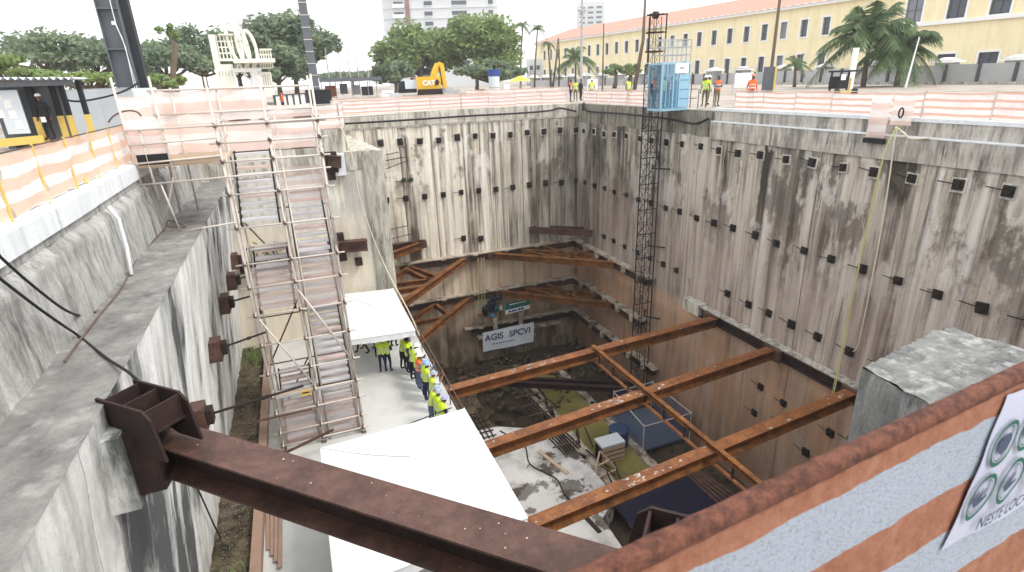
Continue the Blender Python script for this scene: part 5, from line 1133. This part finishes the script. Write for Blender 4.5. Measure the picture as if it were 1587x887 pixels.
part('rail', MB().bar((ad(422, 145, 49).x, ad(422, 145, 49).y-.05, 1.4), (ad(482, 145, 49).x, ad(482, 145, 49).y-.05, 1.5), .05, .08), M['hoard_post'], wbp)

# shelter, yard machines
sh_ = thing('yard_shelter', 'long dark flat-roofed open shelter beyond the far rim', 'shelter', tuple(ad(540, 125, 75).xy)+(0,))
rect(496, 121, 590, 126, 5, M['column'], 'roof', 0, 75, sh_)
for px_ in (498, 520, 545, 570, 583): rect(px_, 126, px_+1.4, 150, .15, M['hoard'], 'post', 0, 75, sh_)
for (x0, y0, x1, y1, mt) in ((505, 133, 522, 150, 'brickish'), (528, 130, 540, 146, 'column'), (548, 132, 560, 147, 'hoard'), (562, 134, 580, 148, 'hoard_post')): rect(x0, y0, x1, y1, 1.2, M[mt], 'stored_crate', 1, 75, sh_)
lr = thing('low_roof', 'small rust-coloured lean-to roof left of the shelter', 'roof shed', tuple(ad(510, 145, 55).xy)+(0,))
a = ad(502, 150, 55); part('roof', MB().bar((a.x-.6, a.y, 1.35), (a.x+1.1, a.y, .95), 1.5, .08), M['brickish'], lr); part('wall', B(a.x-.5, a.y-.5, 0, a.x+.6, a.y+.5, .9), M['timber'], lr)
D = 60; ex = thing('excavator', 'yellow crawler excavator seen from behind with its arm folded up', 'excavator', tuple(ad(666, 140, D).xy)+(0,))
rect(646, 119, 683, 138, 2.6, M['cat'], 'body', 0, D, ex); rect(648, 138, 686, 147, 2.8, M['rust_dark'], 'tracks', 0, D, ex); rect(655, 116, 672, 119, 1.6, M['column'], 'engine_hood', 0, D, ex)
q = ad(670, 119, D-.6)
part('boom', MB().bar(q+Vector((-.1, 0, -.3)), q+Vector((.7, .1, 1.1)), .45, .6).bar(q+Vector((.7, .1, 1.1)), q+Vector((1.1, .2, .9)), .45, .5), M['cat'], ex)
part('arm', MB().bar(q+Vector((1.0, 0, 1.2)), q+Vector((1.25, 0, -1.4)), .4, .35), M['cat'], ex); part('ram', MB().tube(q+Vector((.7, -.25, .9)), q+Vector((.85, -.25, -.8)), .07, 6), M['hoard_post'], ex)
part('cab', MB().bar(q+Vector((-.9, .8, .4)), q+Vector((-.1, .8, .4)), 1.2, .8), M['black'], ex)
q = ad(655, 130.5, D-1.45); r_ = Vector((q.y, -q.x, 0)).normalized(); lt = part('lettering', text_mb('CAT', .62, q+Vector((0, 0, -.12)), r_, (0, 0, 1), .01, .03), M['white'], ex)
q2 = q+r_*1.22; mb = MB(); mb.add([q2+Vector((0, 0, -.2)), q2+r_*.3+Vector((0, 0, -.12)), q2+r_*.42+Vector((0, 0, .16)), q2+r_*.25+Vector((0, 0, .4)), q2+r_*.02+Vector((0, 0, .3))], [(0, 1, 2, 3, 4)]); part('triangle_mark', mb, M['rust_dark'], ex)
gm = thing('generator_truck', 'grey machine with dark bed left of the excavator', 'machine', tuple(ad(632, 140, D).xy)+(0,))
rect(628, 124, 645, 138, 2, M['sheet'], 'cab', 0, D, gm); rect(618, 126, 628, 142, 1.6, M['mast'], 'frame', .1, D, gm); rect(618, 138, 646, 144, 2.2, M['black'], 'chassis', 0, D, gm); rect(636, 121, 640, 124, .4, M['black'], 'exhaust', 0, D, gm)
wt = thing('water_tank', 'tall grey tank with a blue cap among the trees', 'tank', tuple(ad(766, 130, D).xy)+(0,))
c = ad(766, 130, D); part('drum', MB().tube((c.x, c.y, 0), (c.x, c.y, 2.3), .55, 18), M['sheet'], wt); part('cap', MB().tube((c.x, c.y, 2.3), (c.x, c.y, 2.95), .58, 18), plain('blue_tank_cap', C(50, 70, 140), .5), wt); part('rim_band', MB().tube((c.x, c.y, 1.2), (c.x, c.y, 1.28), .58, 18), M['hoard'], wt)
um = thing('parasol', 'yellow parasol beyond the far rim fence', 'parasol', tuple(ad(806, 130, 64).xy)+(0,)); c = ad(806, 130, 64)
part('canopy', MB().tube((c.x, c.y, 1.75), (c.x, c.y, 2.25), 1.25, 12, .1), plain('yellow_fabric', C(236, 226, 70), .8), um); part('pole', MB().tube((c.x, c.y, 0), (c.x, c.y, 1.8), .04, 6), M['galv'], um)
for i, (px_, D_) in enumerate(((600, 66), (612, 64), (694, 58), (704, 60), (745, 62), (783, 62), (792, 63), (797, 61))):
    c = ad(px_, 140, D_); w_ = (1.1, .9, .7, .8, .5, .5, .6, .45)[i]; hh = (1.3, 1.0, 1.4, 1.2, 1.1, 1.5, 1.0, .8)[i]
    t = thing('stored_material', ('white sheeted pile left of the grey machine', 'low pale block pile beside the grey machine', 'pale cement stack just right of the excavator', 'grey cement stack right of the excavator', 'dark crate left of the blue-capped tank', 'white bagged load right of the blue-capped tank', 'red and white barrier pile near the parasol', 'small bagged load beside the parasol')[i], 'stored goods', (c.x, c.y, 0), 'stored goods beyond the far rim')
    for j in range(4): part('pack', MB().bar((c.x-w_*(.9-j*.12), c.y, hh*(j+.5)/4), (c.x+w_*(.9-j*.1), c.y+random.uniform(-.1, .1), hh*(j+.5)/4), .9, hh/4.15), M[('white', 'sheet', 'hoard', 'hoard', 'black', 'white', 'orangey' if 0 else 'brickish', 'white')[i]], t)
of = fence('second orange mesh fence in the works yard behind the far rim', [tuple(ad(505, 140, 53).xy), tuple(ad(720, 140, 52).xy)], 0, .9, 'mesh', 2.6)
of2 = fence('red-orange mesh fence around the yard left of the yellow building', [tuple(ad(722, 140, 56).xy), tuple(ad(870, 140, 58).xy)], 0, 1.1, 'mesh', 2.6)

# ------------------------------------------------------------------ grey hoarding and old pillars on the right
h0, h1 = Vector((59.3, 15, 0)), Vector((65.5, 66.5, 0)); hv = (h1-h0).normalized()
hw = thing('panel_wall', 'long grey concrete panel wall with dark posts in front of the yellow building', 'wall', tuple(h0))
n_ = 30
for i in range(n_):
    a = h0+hv*(3.3*i-8); b = a+hv*3.3; zt = 1.98-.014*i
    part('wall_panel', MB().bar((a.x, a.y, zt/2), (b.x, b.y, zt/2), .1, zt+random.uniform(-.03, .0)), M['hoard'], hw); part('post', MB().bar((a.x-.1, a.y, 0), (a.x-.1, a.y, zt+.05), .28, .25, (0, 1, 0)), M['hoard_post'], hw)
h2 = h0+hv*(3.3*n_-8); h3 = ad(826, 130, 125); h3.z = 0; dv = (h3-h2); n2 = int(dv.length/3.3)
for i in range(n2):
    a = h2+dv*(i/n2); b = h2+dv*((i+1)/n2)
    part('wall_panel', MB().bar((a.x, a.y, .75), (b.x, b.y, .75), .1, 1.5), M['hoard'], hw); part('post', MB().bar((a.x-.1, a.y, 0), (a.x-.1, a.y, 1.6), .28, .25, (0, 1, 0)), M['hoard_post'], hw)
part('kerb', MB().bar((h0.x-.5, h0.y-8, .12), (h1.x-.5, h1.y, .12), .8, .24), M['cap_right'], hw)
pd = [828, 846, 867, 886, 909, 934, 960, 991, 1106, 1151, 1213, 1278, 1362, 1463, 1572]
for i, px_ in enumerate(pd):
    D_ = 84 if px_ > 1340 else (104 if px_ > 1100 else 126); c = ad(px_, 120, D_); s_ = 1.25 if px_ > 1100 else 1.0; top = 2.05 if px_ > 1100 else 2.0
    t = thing('gate_pillar', 'grey masonry pillar with a domed cap behind the panel wall, number %s of fifteen from the left' % ('one two three four five six seven eight nine ten eleven twelve thirteen fourteen fifteen'.split()[i]), 'pillar', (c.x, c.y, 0), 'domed pillars of the old perimeter wall')
    part('shaft', MB().tube((c.x, c.y, 0), (c.x, c.y, top), .95*s_, 4), M['hoard'], t); part('cornice', MB().tube((c.x, c.y, top), (c.x, c.y, top+.2), 1.35*s_, 16), M['white'], t); part('dome', MB().tube((c.x, c.y, top+.2), (c.x, c.y, top+.55), 1.2*s_, 16, .4), M['white'], t, True)
gp = ad(1194, 120, 62); t = thing('dark_gate_leaf', 'dark grey sheet gate leaf beside a yellow post on the right', 'gate', (gp.x, gp.y, 0)); part('leaf', MB().bar(ad(1181, 130, 62).xy.to_3d()+Vector((0, 0, 1)), ad(1200, 130, 62).xy.to_3d()+Vector((0, 0, 1)), .08, 2.5), M['column'], t); q = ad(1200, 130, 61.5); part('post', MB().tube((q.x, q.y, 0), (q.x, q.y, 2.3), .09, 6), M['yellow'], t)
q = ad(1302, 125, 50); t = thing('welding_trolley', 'black and yellow machine cart parked by the panel wall', 'machine', (q.x, q.y, 0))
part('frame', MB().bar((q.x-.9, q.y, 1.7), (q.x+.9, q.y-.3, 1.7), .8, .12).bar((q.x-.9, q.y, .1), (q.x-.9, q.y, 1.7), .1, .1, (0, 1, 0)).bar((q.x+.8, q.y, .1), (q.x+.8, q.y, 1.7), .1, .1, (0, 1, 0)), M['black'], t)
part('engine', B(q.x-.5, q.y-.4, .5, q.x+.35, q.y+.5, 1.35), M['black'], t); part('panel', B(q.x-.45, q.y-.45, 1.1, q.x+.0, q.y-.41, 1.5), M['white'], t); part('chassis', B(q.x-1., q.y-.6, .2, q.x+.9, q.y+.4, .35), M['yellow'], t); part('upright', B(q.x+.4, q.y-.55, .35, q.x+.5, q.y-.45, 1.2), M['yellow'], t)
for sx_ in (-.9, .9): part('wheel', MB().tube((q.x+sx_, q.y-.7, .25), (q.x+sx_, q.y-.5, .25), .26, 14), M['hose'], t)
for i, px_ in enumerate((917, 1150)):
    q = ad(px_, 125, 56 if i else 60); t = thing('poster_board', ('small white poster on the panel wall behind the rim workers', 'larger white poster board on a frame near the red-jacketed worker')[i], 'poster', (q.x, q.y, 0)); s_ = (1, 1.6)[i]
    part('sheet', MB().bar((q.x-.5*s_, q.y, 1.1+.1*i), (q.x+.5*s_, q.y-.3*s_, 1.1+.1*i), .05, 1.2), M['white'], t); part('frame_tube', MB().tube((q.x-.6*s_, q.y, 0), (q.x-.6*s_, q.y, 2.2), .04, 6).tube((q.x+.6*s_, q.y-.35*s_, 0), (q.x+.6*s_, q.y-.35*s_, 2.2), .04, 6).tube((q.x-.6*s_, q.y, 2.2), (q.x+.6*s_, q.y-.35*s_, 2.2), .04, 6), M['hoard'], t)

# ------------------------------------------------------------------ long yellow building
S = 1.5; hdv = ad(1143, 110, 80*S); p0 = Vector((hdv.x, hdv.y, 0)); vd = Vector((-.0848, .9964, 0)).normalized(); nd_ = Vector((-vd.y, vd.x, 0))*1.0
if nd_.x > 0: nd_ = -nd_
def FP(u, z, o=0): p = p0+vd*(u*S)+nd_*o; return Vector((p.x, p.y, 2+(z-2)*S))
yb = thing('yellow_building', 'long pale yellow two-storey building with terracotta roof and white window frames', 'building', tuple(p0))
def fbox(u0, z0, u1, z1, o0, o1, mat, nm, root=None, label=None):
    a = FP(u0, z0); b = FP(u1, z1); c = (o0+o1)/2; q0 = FP(u0, (z0+z1)/2, c); q1 = FP(u1, (z0+z1)/2, c)
    return part(nm, MB().bar(q0, q1, abs(o1-o0), abs(b.z-a.z)), mat, root or yb)
# wall: built in vertical strips between the openings so that the windows are real recesses
def facade(u_list, rows, ua, ub, zb, ztp, o, nm='wall'):
    mb = MB(); zs = sorted(rows)
    us = [ub]+[x for x in u_list]+[ua]
    def strip(u0, u1, z0, z1):
        if abs(u1-u0) < .01 or z1-z0 < .01: return
        a, b, c, d_ = FP(u0, z0, o), FP(u1, z0, o), FP(u1, z1, o), FP(u0, z1, o); mb.add([a, b, c, d_], [(0, 1, 2, 3)])
    zc = zb
    for (z0, z1, hw) in zs:
        strip(ua, ub, zc, z0); prev = ua
        for u in sorted(u_list): strip(prev, u-hw, z0, z1); prev = u+hw
        strip(prev, ub, z0, z1); zc = z1
    strip(ua, ub, zc, ztp); part(nm, mb, M['yfacade'], yb)
    for (z0, z1, hw) in zs:
        for u in u_list:
            w_ = fbox(u-hw-.14, z0-.12, u+hw+.14, z1+.14, o+.04, o-.02, M['white'], 'window')
            # frame as four bars, pane set back
            mb2 = MB()
            for (a0_, b0_, a1_, b1_) in ((u-hw-.16, z0-.14, u-hw, z1+.16), (u+hw, z0-.14, u+hw+.16, z1+.16), (u-hw, z1, u+hw, z1+.16), (u-hw, z0-.14, u+hw, z0)):
                A_, B_ = FP(a0_, (b0_+b1_)/2, o+.04), FP(a1_, (b0_+b1_)/2, o+.04); mb2.bar(A_, B_, .14, abs(b1_-b0_)*S)
            bpy.data.meshes.remove(w_.data); w_ = part('window', mb2, M['white'], yb)
            mb3 = MB(); mb3.add([FP(u-hw, z0, o-.3), FP(u+hw, z0, o-.3), FP(u+hw, z1, o-.3), FP(u-hw, z1, o-.3)], [(0, 1, 2, 3)]); part('pane', mb3, M['blind' if random.random() < .3 else 'pane'], w_)
            mb4 = MB(); A_ = FP(u, (z0+z1)/2, o-.24); mb4.bar(FP(u-.03, (z0+z1)/2, o-.24), FP(u+.03, (z0+z1)/2, o-.24), .05, (z1-z0)*S)
            for zz in (z0+(z1-z0)*.33, z0+(z1-z0)*.66): mb4.bar(FP(u-hw, zz, o-.24), FP(u+hw, zz, o-.24), .05, .07)
            if hw > .5: part('glazing_bars', mb4, M['hoard_post'], w_)
ul = [-11.4+2.635*i for i in range(24)]
facade(ul, [(1.76, 3.46, .42), (5.25, 6.97, .42)], -18.6, 52.6, -1.0, 8.25, 0)
fbox(-18.7, 8.2, 52.8, 8.5, -.1, .75, M['white'], 'cornice')
fbox(-18.4, -1, 52.5, 8.2, -.55, -.4, M['yfacade'], 'inner_wall')
facade([-20.6, -24.1, -27.3, -30.5, -33.7, -37], [(1.3, 2.75, .72), (5.6, 8.6, .72)], -40, -18.7, -1, 10.5, 1.2, 'bay_wall')
fbox(-39.9, -1, -18.9, 10.4, .1, .3, M['yfacade'], 'bay_inner_wall')
fbox(-40, 5.2, -18.6, 5.5, 1.15, 1.6, M['white'], 'string_course'); fbox(-18.72, -1, -18.6, 10.5, 0, 1.2, M['yfacade'], 'bay_return'); fbox(52.5, -1, 52.62, 8.2, -9, 0, M['yfacade'], 'end_wall')
mb = MB(); A, B_, C_, D_ = FP(-19, 8.5, 1.), FP(53, 8.5, 1.), FP(49, 10.9, -9), FP(-19, 10.9, -9); mb.grid(lambda u, v: A.lerp(B_, u).lerp(D_.lerp(C_, u), v)+Vector((0, 0, .05*math.sin(u*420))), 900, 2); part('roof', mb, M['tile'], yb)
mb = MB(); mb.add([B_, FP(53, 8.5, -18), C_], [(0, 1, 2)]); part('hip_roof', mb, M['tile'], yb)

# ------------------------------------------------------------------ apartment blocks far behind
def tower(label, px0, px1, pyt, D, cols, rows, acc=None, faint=False):
    a, b = ad(px0, 120, D), ad(px1, 120, D); h = max(ad(px0, pyt, D).z, ad(px1, pyt, D).z); t = thing('apartment_tower', label, 'building', (a.x, a.y, 0))
    d_ = Vector((b.x-a.x, b.y-a.y, 0)); L2 = d_.length; d_.normalize(); n_ = Vector((d_.y, -d_.x, 0)); a0_ = Vector((a.x, a.y, 0)); wm = plain('tower_render', C(206, 208, 210), .8, 0, .04, .1)
    part('walls', MB().bar(a0_+Vector((0, 0, h/2))-n_*8, a0_+d_*L2+Vector((0, 0, h/2))-n_*8, 16, h), wm, t)
    if acc:
        part('accent_panel', MB().bar(a0_+d_*L2*acc[0]+n_*.2+Vector((0, 0, h/2)), a0_+d_*L2*acc[1]+n_*.2+Vector((0, 0, h/2)), .6, h*.999), plain('mauve_panel', C(140, 104, 104), .8), t)
    fl = 3.1; nfl = int(h/fl)
    for j in range(max(0, nfl-rows), nfl):
        z = j*fl+1.8
        part('floor_band', MB().bar(a0_+n_*.12+Vector((0, 0, z-1.4)), a0_+d_*L2+n_*.12+Vector((0, 0, z-1.4)), .3, .18), M['sheet'], t)
        for (u0, u1) in cols:
            f = part('window', MB().bar(a0_+d_*L2*u0+n_*.05+Vector((0, 0, z)), a0_+d_*L2*u1+n_*.05+Vector((0, 0, z)), .2, 1.25), M['pane'], t)
            part('sill', MB().bar(a0_+d_*L2*u0+n_*.15+Vector((0, 0, z-.75)), a0_+d_*L2*u1+n_*.15+Vector((0, 0, z-.75)), .4, .15), M['white'], f)
        part('balcony', MB().bar(a0_+d_*L2*.09+n_*.9+Vector((0, 0, z-.7)), a0_+d_*L2*.19+n_*.9+Vector((0, 0, z-.7)), 1.6, 1.1), M['white'], t)
    return t
tower('white apartment tower with balconies and a mauve stripe rising behind the round trees', 603, 775, -40, 210, [(.1, .18), (.36, .43), (.6, .73), (.92, .96)], 9, (.2, .235))
tower('faint white tower block at the left behind the big tree', 385, 422, 22, 260, [(.2, .4), (.6, .8)], 5)
tower('faint high-rise far away beyond the tall lamp post', 893, 935, 4, 420, [(.1, .3), (.4, .6), (.7, .9)], 12)
tower('low distant brown and white houses left of the yellow building', 816, 842, 92, 180, [(.2, .4), (.6, .8)], 2)

# ------------------------------------------------------------------ trees
def crown_mb(c, rx, rz, n, size, seed, clumps=26, flat=1.):
    rnd = random.Random(seed); mb = MB(); cl_ = []
    for i in range(clumps):
        a = rnd.uniform(0, 6.283); e = math.asin(rnd.uniform(-.55, 1)); r = rnd.uniform(.45, .92)
        cl_.append((Vector((c.x+rx*r*math.cos(a)*math.cos(e), c.y+rx*.8*r*math.sin(a)*math.cos(e), c.z+rz*r*math.sin(e))), rnd.uniform(.22, .42)))
    for i in range(n):
        q, cr = rnd.choice(cl_); d_ = Vector((rnd.gauss(0, 1), rnd.gauss(0, 1), rnd.gauss(0, .75))).normalized()*(rnd.random()**.45)
        p = q+Vector((d_.x*cr*rx, d_.y*cr*rx, d_.z*cr*rz*1.1)); s_ = size*rnd.uniform(.6, 1.3)
        u = Vector((rnd.gauss(0, 1), rnd.gauss(0, 1), rnd.gauss(0, .6))).normalized(); v = u.cross(Vector((rnd.gauss(0, 1), rnd.gauss(0, 1), rnd.gauss(0, 1)))).normalized()
        mb.v += [tuple(p-u*s_), tuple(p+v*s_*.45), tuple(p+u*s_), tuple(p-v*s_*.45)]; k_ = len(mb.v); mb.f.append((k_-4, k_-3, k_-2, k_-1)); mb.mi.append(0)
    return mb, cl_
def tree(label, px_, pyt, pyb, halfw, D, mat='leaf', n=6000, size=.42, clumps=26, seed=0, zbase=0, cat='tree', group='trees behind the works yard'):
    top = ad(px_, pyt, D); bot = ad(px_, pyb, D); c = (top+bot)/2; rz = (top.z-bot.z)/2; rx = halfw*D/861/ .93
    t = thing('tree', label, cat, (c.x, c.y, zbase), group)
    mb, cl_ = crown_mb(c, rx, rz, n, size, seed, clumps); part('crown', mb, M[mat], t)
    tk = MB(); base = Vector((c.x, c.y, zbase)); fork = Vector((c.x+.2, c.y, max(1., c.z-rz*.75)))
    tk.path([base, base.lerp(fork, .5)+Vector((.1, 0, 0)), fork], [.38, .3, .26], 8)
    for (q, cr) in cl_[:12]: tk.path([fork, fork.lerp(q, .5)+Vector((0, 0, -.2)), q], [.17, .1, .04], 5)
    part('trunk', tk, M['bark'], t, True); return t
tree('round dense green tree just right of the excavator, tallest of the pair before the tower', 735, 22, 132, 62, 92, 'leaf', 15000, .42, 46, 1)
tree('broad green tree left of the pair before the white tower', 645, 42, 128, 54, 96, 'leaf', 12000, .42, 40, 2)
tree('big tree behind the oval loops and dark pylon', 448, 26, 122, 64, 84, 'leaf_d', 13000, .42, 42, 3)
tree('darker tree crown hanging low right behind the portal', 425, 70, 138, 40, 78, 'leaf_d', 6000, .4, 24, 13)
tree('spreading umbrella tree behind the guard kiosk', 60, 50, 118, 74, 72, 'leaf_d', 4300, .28, 22, 4)
tree('umbrella tree between the kiosk and the grey steel column', 142, 58, 125, 62, 74, 'leaf_d', 4030, .30, 26, 5)
tree('open umbrella tree just right of the grey steel column', 250, 64, 132, 46, 70, 'leaf_d', 2604, .30, 24, 6)
tree('dark umbrella tree left of the portal', 306, 40, 130, 44, 76, 'leaf_d', 4340, .30, 32, 7)
tree('dark tree directly behind the oval loops of the portal', 362, 44, 132, 30, 88, 'leaf_d', 5000, .36, 20, 17)
tree('low light green bush behind the pale hoarding', 130, 108, 142, 46, 48, 'leaf_l', 1500, .22, 14, 8, cat='bush')
tree('light green bush right of the steel column', 250, 112, 142, 24, 44, 'leaf_l', 1000, .2, 10, 9, cat='bush')
tree('pale leafy tree at the far left edge', 10, 84, 135, 40, 50, 'leaf', 3000, .26, 14, 10)
tree('dark low tree under the tall dense crown', 760, 96, 134, 44, 80, 'leaf_d', 4500, .36, 18, 11)
tree('dark low tree left of the excavator', 610, 92, 134, 30, 84, 'leaf_d', 3500, .36, 16, 12)
tree('green shrub in front of the yellow building, left one', 953, 98, 118, 16, 96, 'leaf', 1400, .3, 8, 21, cat='shrub', group='shrubs by the yellow building')
tree('green shrub in front of the yellow building, beside the leaning trunk', 976, 100, 118, 14, 96, 'leaf', 1300, .3, 8, 22, cat='shrub', group='shrubs by the yellow building')
tree('distant tree line far behind the shelter', 545, 112, 128, 50, 170, 'leaf_d', 3000, .8, 16, 23)
p = ad(262, 50, 60); b_ = ad(268, 115, 60); lt_ = thing('leaning_tree', 'thin leaning trunk with a small bright green tuft right of the steel column', 'tree', (b_.x, b_.y, 0)); mb, _ = crown_mb(ad(258, 48, 60), .85, .8, 900, .16, 31, 8); part('crown', mb, M['leaf_l'], lt_)
part('trunk', MB().path([(b_.x, b_.y, 0), tuple(b_), tuple(ad(272, 70, 60)), tuple(ad(260, 55, 60))], [.28, .24, .2, .08], 7), M['bark'], lt_, True)

def palm(label, px_, py_, D, trunk_px, R, nf=18, seed=0, wide=.5, droop=1., cat='palm tree', tr=.16, mat='palm', zb=0):
    rnd = random.Random(seed); c = ad(px_, py_, D); b = ad(trunk_px, 120, D); b.z = zb; t = thing('palm_tree', label, cat, (b.x, b.y, zb), 'palms near the yellow building')
    mid = b.lerp(c, .5)+Vector(((b-c).x*.15, 0, 0)); part('trunk', MB().path([b, mid, c], [tr*1.3, tr, tr*.8], 8), M['bark'], t, True)
    for i in range(nf):
        a = i*2.4+rnd.uniform(-.3, .3); el = rnd.uniform(-.2, 1.25); L2 = R*rnd.uniform(.8, 1.1); mb = MB(); pts = []
        for j in range(11):
            s_ = j/10; hx = L2*s_*math.cos(el)*(1-.12*s_); z = L2*(s_*math.sin(el)-droop*.55*s_*s_*(.6+.5*math.cos(el))); pts.append(c+Vector((math.cos(a)*hx, math.sin(a)*hx, z)))
        for j in range(10): mb.tube(pts[j], pts[j+1], .03, 3, cap=False)
        for j in range(1, 11):
            for q in range(3):
                p = pts[j-1].lerp(pts[j], q/3); d_ = (pts[j]-pts[j-1]).normalized(); sd_ = d_.cross(Vector((0, 0, 1))).normalized(); ln = wide*math.sin(math.pi*min(1, .12+.88*j/11))**.6
                for s_ in (-1, 1):
                    tip = p+sd_*s_*ln*.75+d_*ln*.55-Vector((0, 0, ln*rnd.uniform(.35, .75))); w_ = d_*.05*(R/3)
                    mb.add([p-w_, p+w_, tip], [(0, 1, 2)])
        part('frond', mb, M[mat], t)
    return t
palm('tall windblown coconut palm in front of the yellow building', 1349, 54, 70, 1340, 6.0, 36, 1, 1.8, 1.0, tr=.2)
palm('bushier lower coconut palm right of the tall one', 1400, 74, 70, 1392, 4.6, 30, 2, 1.5, 1.1, tr=.22)
palm('small palm top showing over the panel wall', 1233, 100, 76, 1233, 2.2, 12, 3, .6, .9)
palm('medium palm before the left end of the yellow building', 892, 92, 95, 892, 4.4, 20, 4, 1.0, 1.)
palm('slim tall palm at the left end of the yellow building', 833, 45, 110, 828, 2.2, 13, 5, .6, 1.3)
palm('leftmost slim tall palm beside the round tree', 810, 38, 108, 806, 2.2, 12, 6, .6, 1.4)
palm('thin palm with a small ragged head before the yellow facade', 849, 66, 100, 854, 1.7, 11, 7, .5, 1.5)
for i, (xa, ya, xb, yb_, D_, r0, lab) in enumerate(((865, 60, 856, 122, 98, .16, 'dead palm trunk leaning before the left end of the yellow facade'), (1001, -20, 984, 118, 80, .22, 'tall bare curved palm trunk left of the lift'), (866, 58, 866, 120, 96, .12, 'straight bare trunk near the left end of the yellow facade'))):
    a, b = ad(xa, ya, D_), ad(xb, yb_, D_); b.z = 0; t = thing('bare_trunk', lab, 'tree trunk', tuple(b)); m_ = a.lerp(b, .5)+Vector((.5 if i == 1 else .1, 0, 0)); part('trunk', MB().path([b, m_, a], [r0*1.3, r0, r0*.6], 7), M['bark'], t, True)
def pole(label, px_, D, h, r=.09, lamp=False, mat='hoard'):
    p = ad(px_, 120, D); t = thing('lamp_post' if lamp else 'utility_pole', label, 'lamp post' if lamp else 'pole', (p.x, p.y, 0), 'poles round the works yard'); part('pole', MB().tube((p.x, p.y, 0), (p.x, p.y, h), r*1.3, 8, r*.7), M[mat], t)
    if lamp:
        z = ad(px_, 16, D).z; part('lamp_ring', MB().tube((p.x-.5, p.y, z), (p.x+.5, p.y, z), .12, 8).tube((p.x, p.y-.4, z-.3), (p.x, p.y+.4, z-.3), .12, 8), M['hoard'], t)
pole('tall grey lamp post with a cluster of lamps left of the lift', 901, 66, 16, .13, True)
pole('dark thin pole before the yellow facade, between two palms', 934, 80, 8.3, .1, False, 'bark')
pole('tall dark pole right of the lift in front of the yellow building', 1194, 64, 16, .13, False, 'bark')
pole('thin pole right of the shelter', 510, 80, 6.5, .08)
for i, px_ in enumerate((528, 543, 556, 572)): pole(('first', 'second', 'third', 'fourth')[i]+' thin distant mast above the shelter roof, from the left', px_, 120, (8, 10.5, 9, 7)[i], .09)
q = ad(1414, 100, 66); t = thing('white_post', 'thin white post standing before the bushier palm', 'post', (q.x, q.y, 0)); part('shaft', MB().tube((q.x-.3, q.y, 0), (q.x+.2, q.y, 4.3), .1, 6, .05), M['white'], t)
q = ad(1323, 100, 64); t = thing('white_cylinder', 'short white vertical pipe by the machine cart', 'pipe', (q.x, q.y, 0)); part('shaft', MB().tube((q.x, q.y, 0), (q.x, q.y, 3.6), .26, 12), M['white'], t)

# ------------------------------------------------------------------ humid air
hz = bpy.data.materials.new('humid_air'); hz.use_nodes = True; t_ = hz.node_tree; t_.nodes.remove(t_.nodes['Principled BSDF'])
pv = t_.nodes.new('ShaderNodeVolumePrincipled'); pv.inputs['Color'].default_value = (.99, .995, 1, 1); pv.inputs['Density'].default_value = .0007
pv.inputs['Anisotropy'].default_value = .2; t_.links.new(pv.outputs[0], t_.nodes['Material Output'].inputs['Volume'])
ho_ = link('haze', B(-330, -60, -22.5, 430, 520, 90).mesh('haze', hz)); ho_['kind'] = 'stuff'; ho_['label'] = 'thin humid air fading the far trees and buildings'; ho_['category'] = 'haze'

# loose things on the lower slab
for i, (a, b, lab) in enumerate((((835, 700), (880, 735), 'long pale plank lying on the stained lower slab'), ((800, 690), (826, 683), 'short plank on the lower slab close to the large canopy'), ((905, 800), (930, 826), 'dark plank at the near end of the lower slab'))):
    p, q = az(*a, zl), az(*b, zl); solo('plank', MB().bar(p+Vector((0, 0, .04)), q+Vector((0, 0, .04)), .22, .05), M['board' if i < 2 else 'rust_dark'], lab, 'plank', 'planks on the lower slab')
cable('hose', 'thin dark hose winding over the stained lower slab', 'hose', [az(775, 668, zl+.04), az(812, 690, zl+.04), az(822, 720, zl+.04), az(862, 742, zl+.04), az(880, 772, zl+.04), az(925, 790, zl+.04)], .04, 'hose')
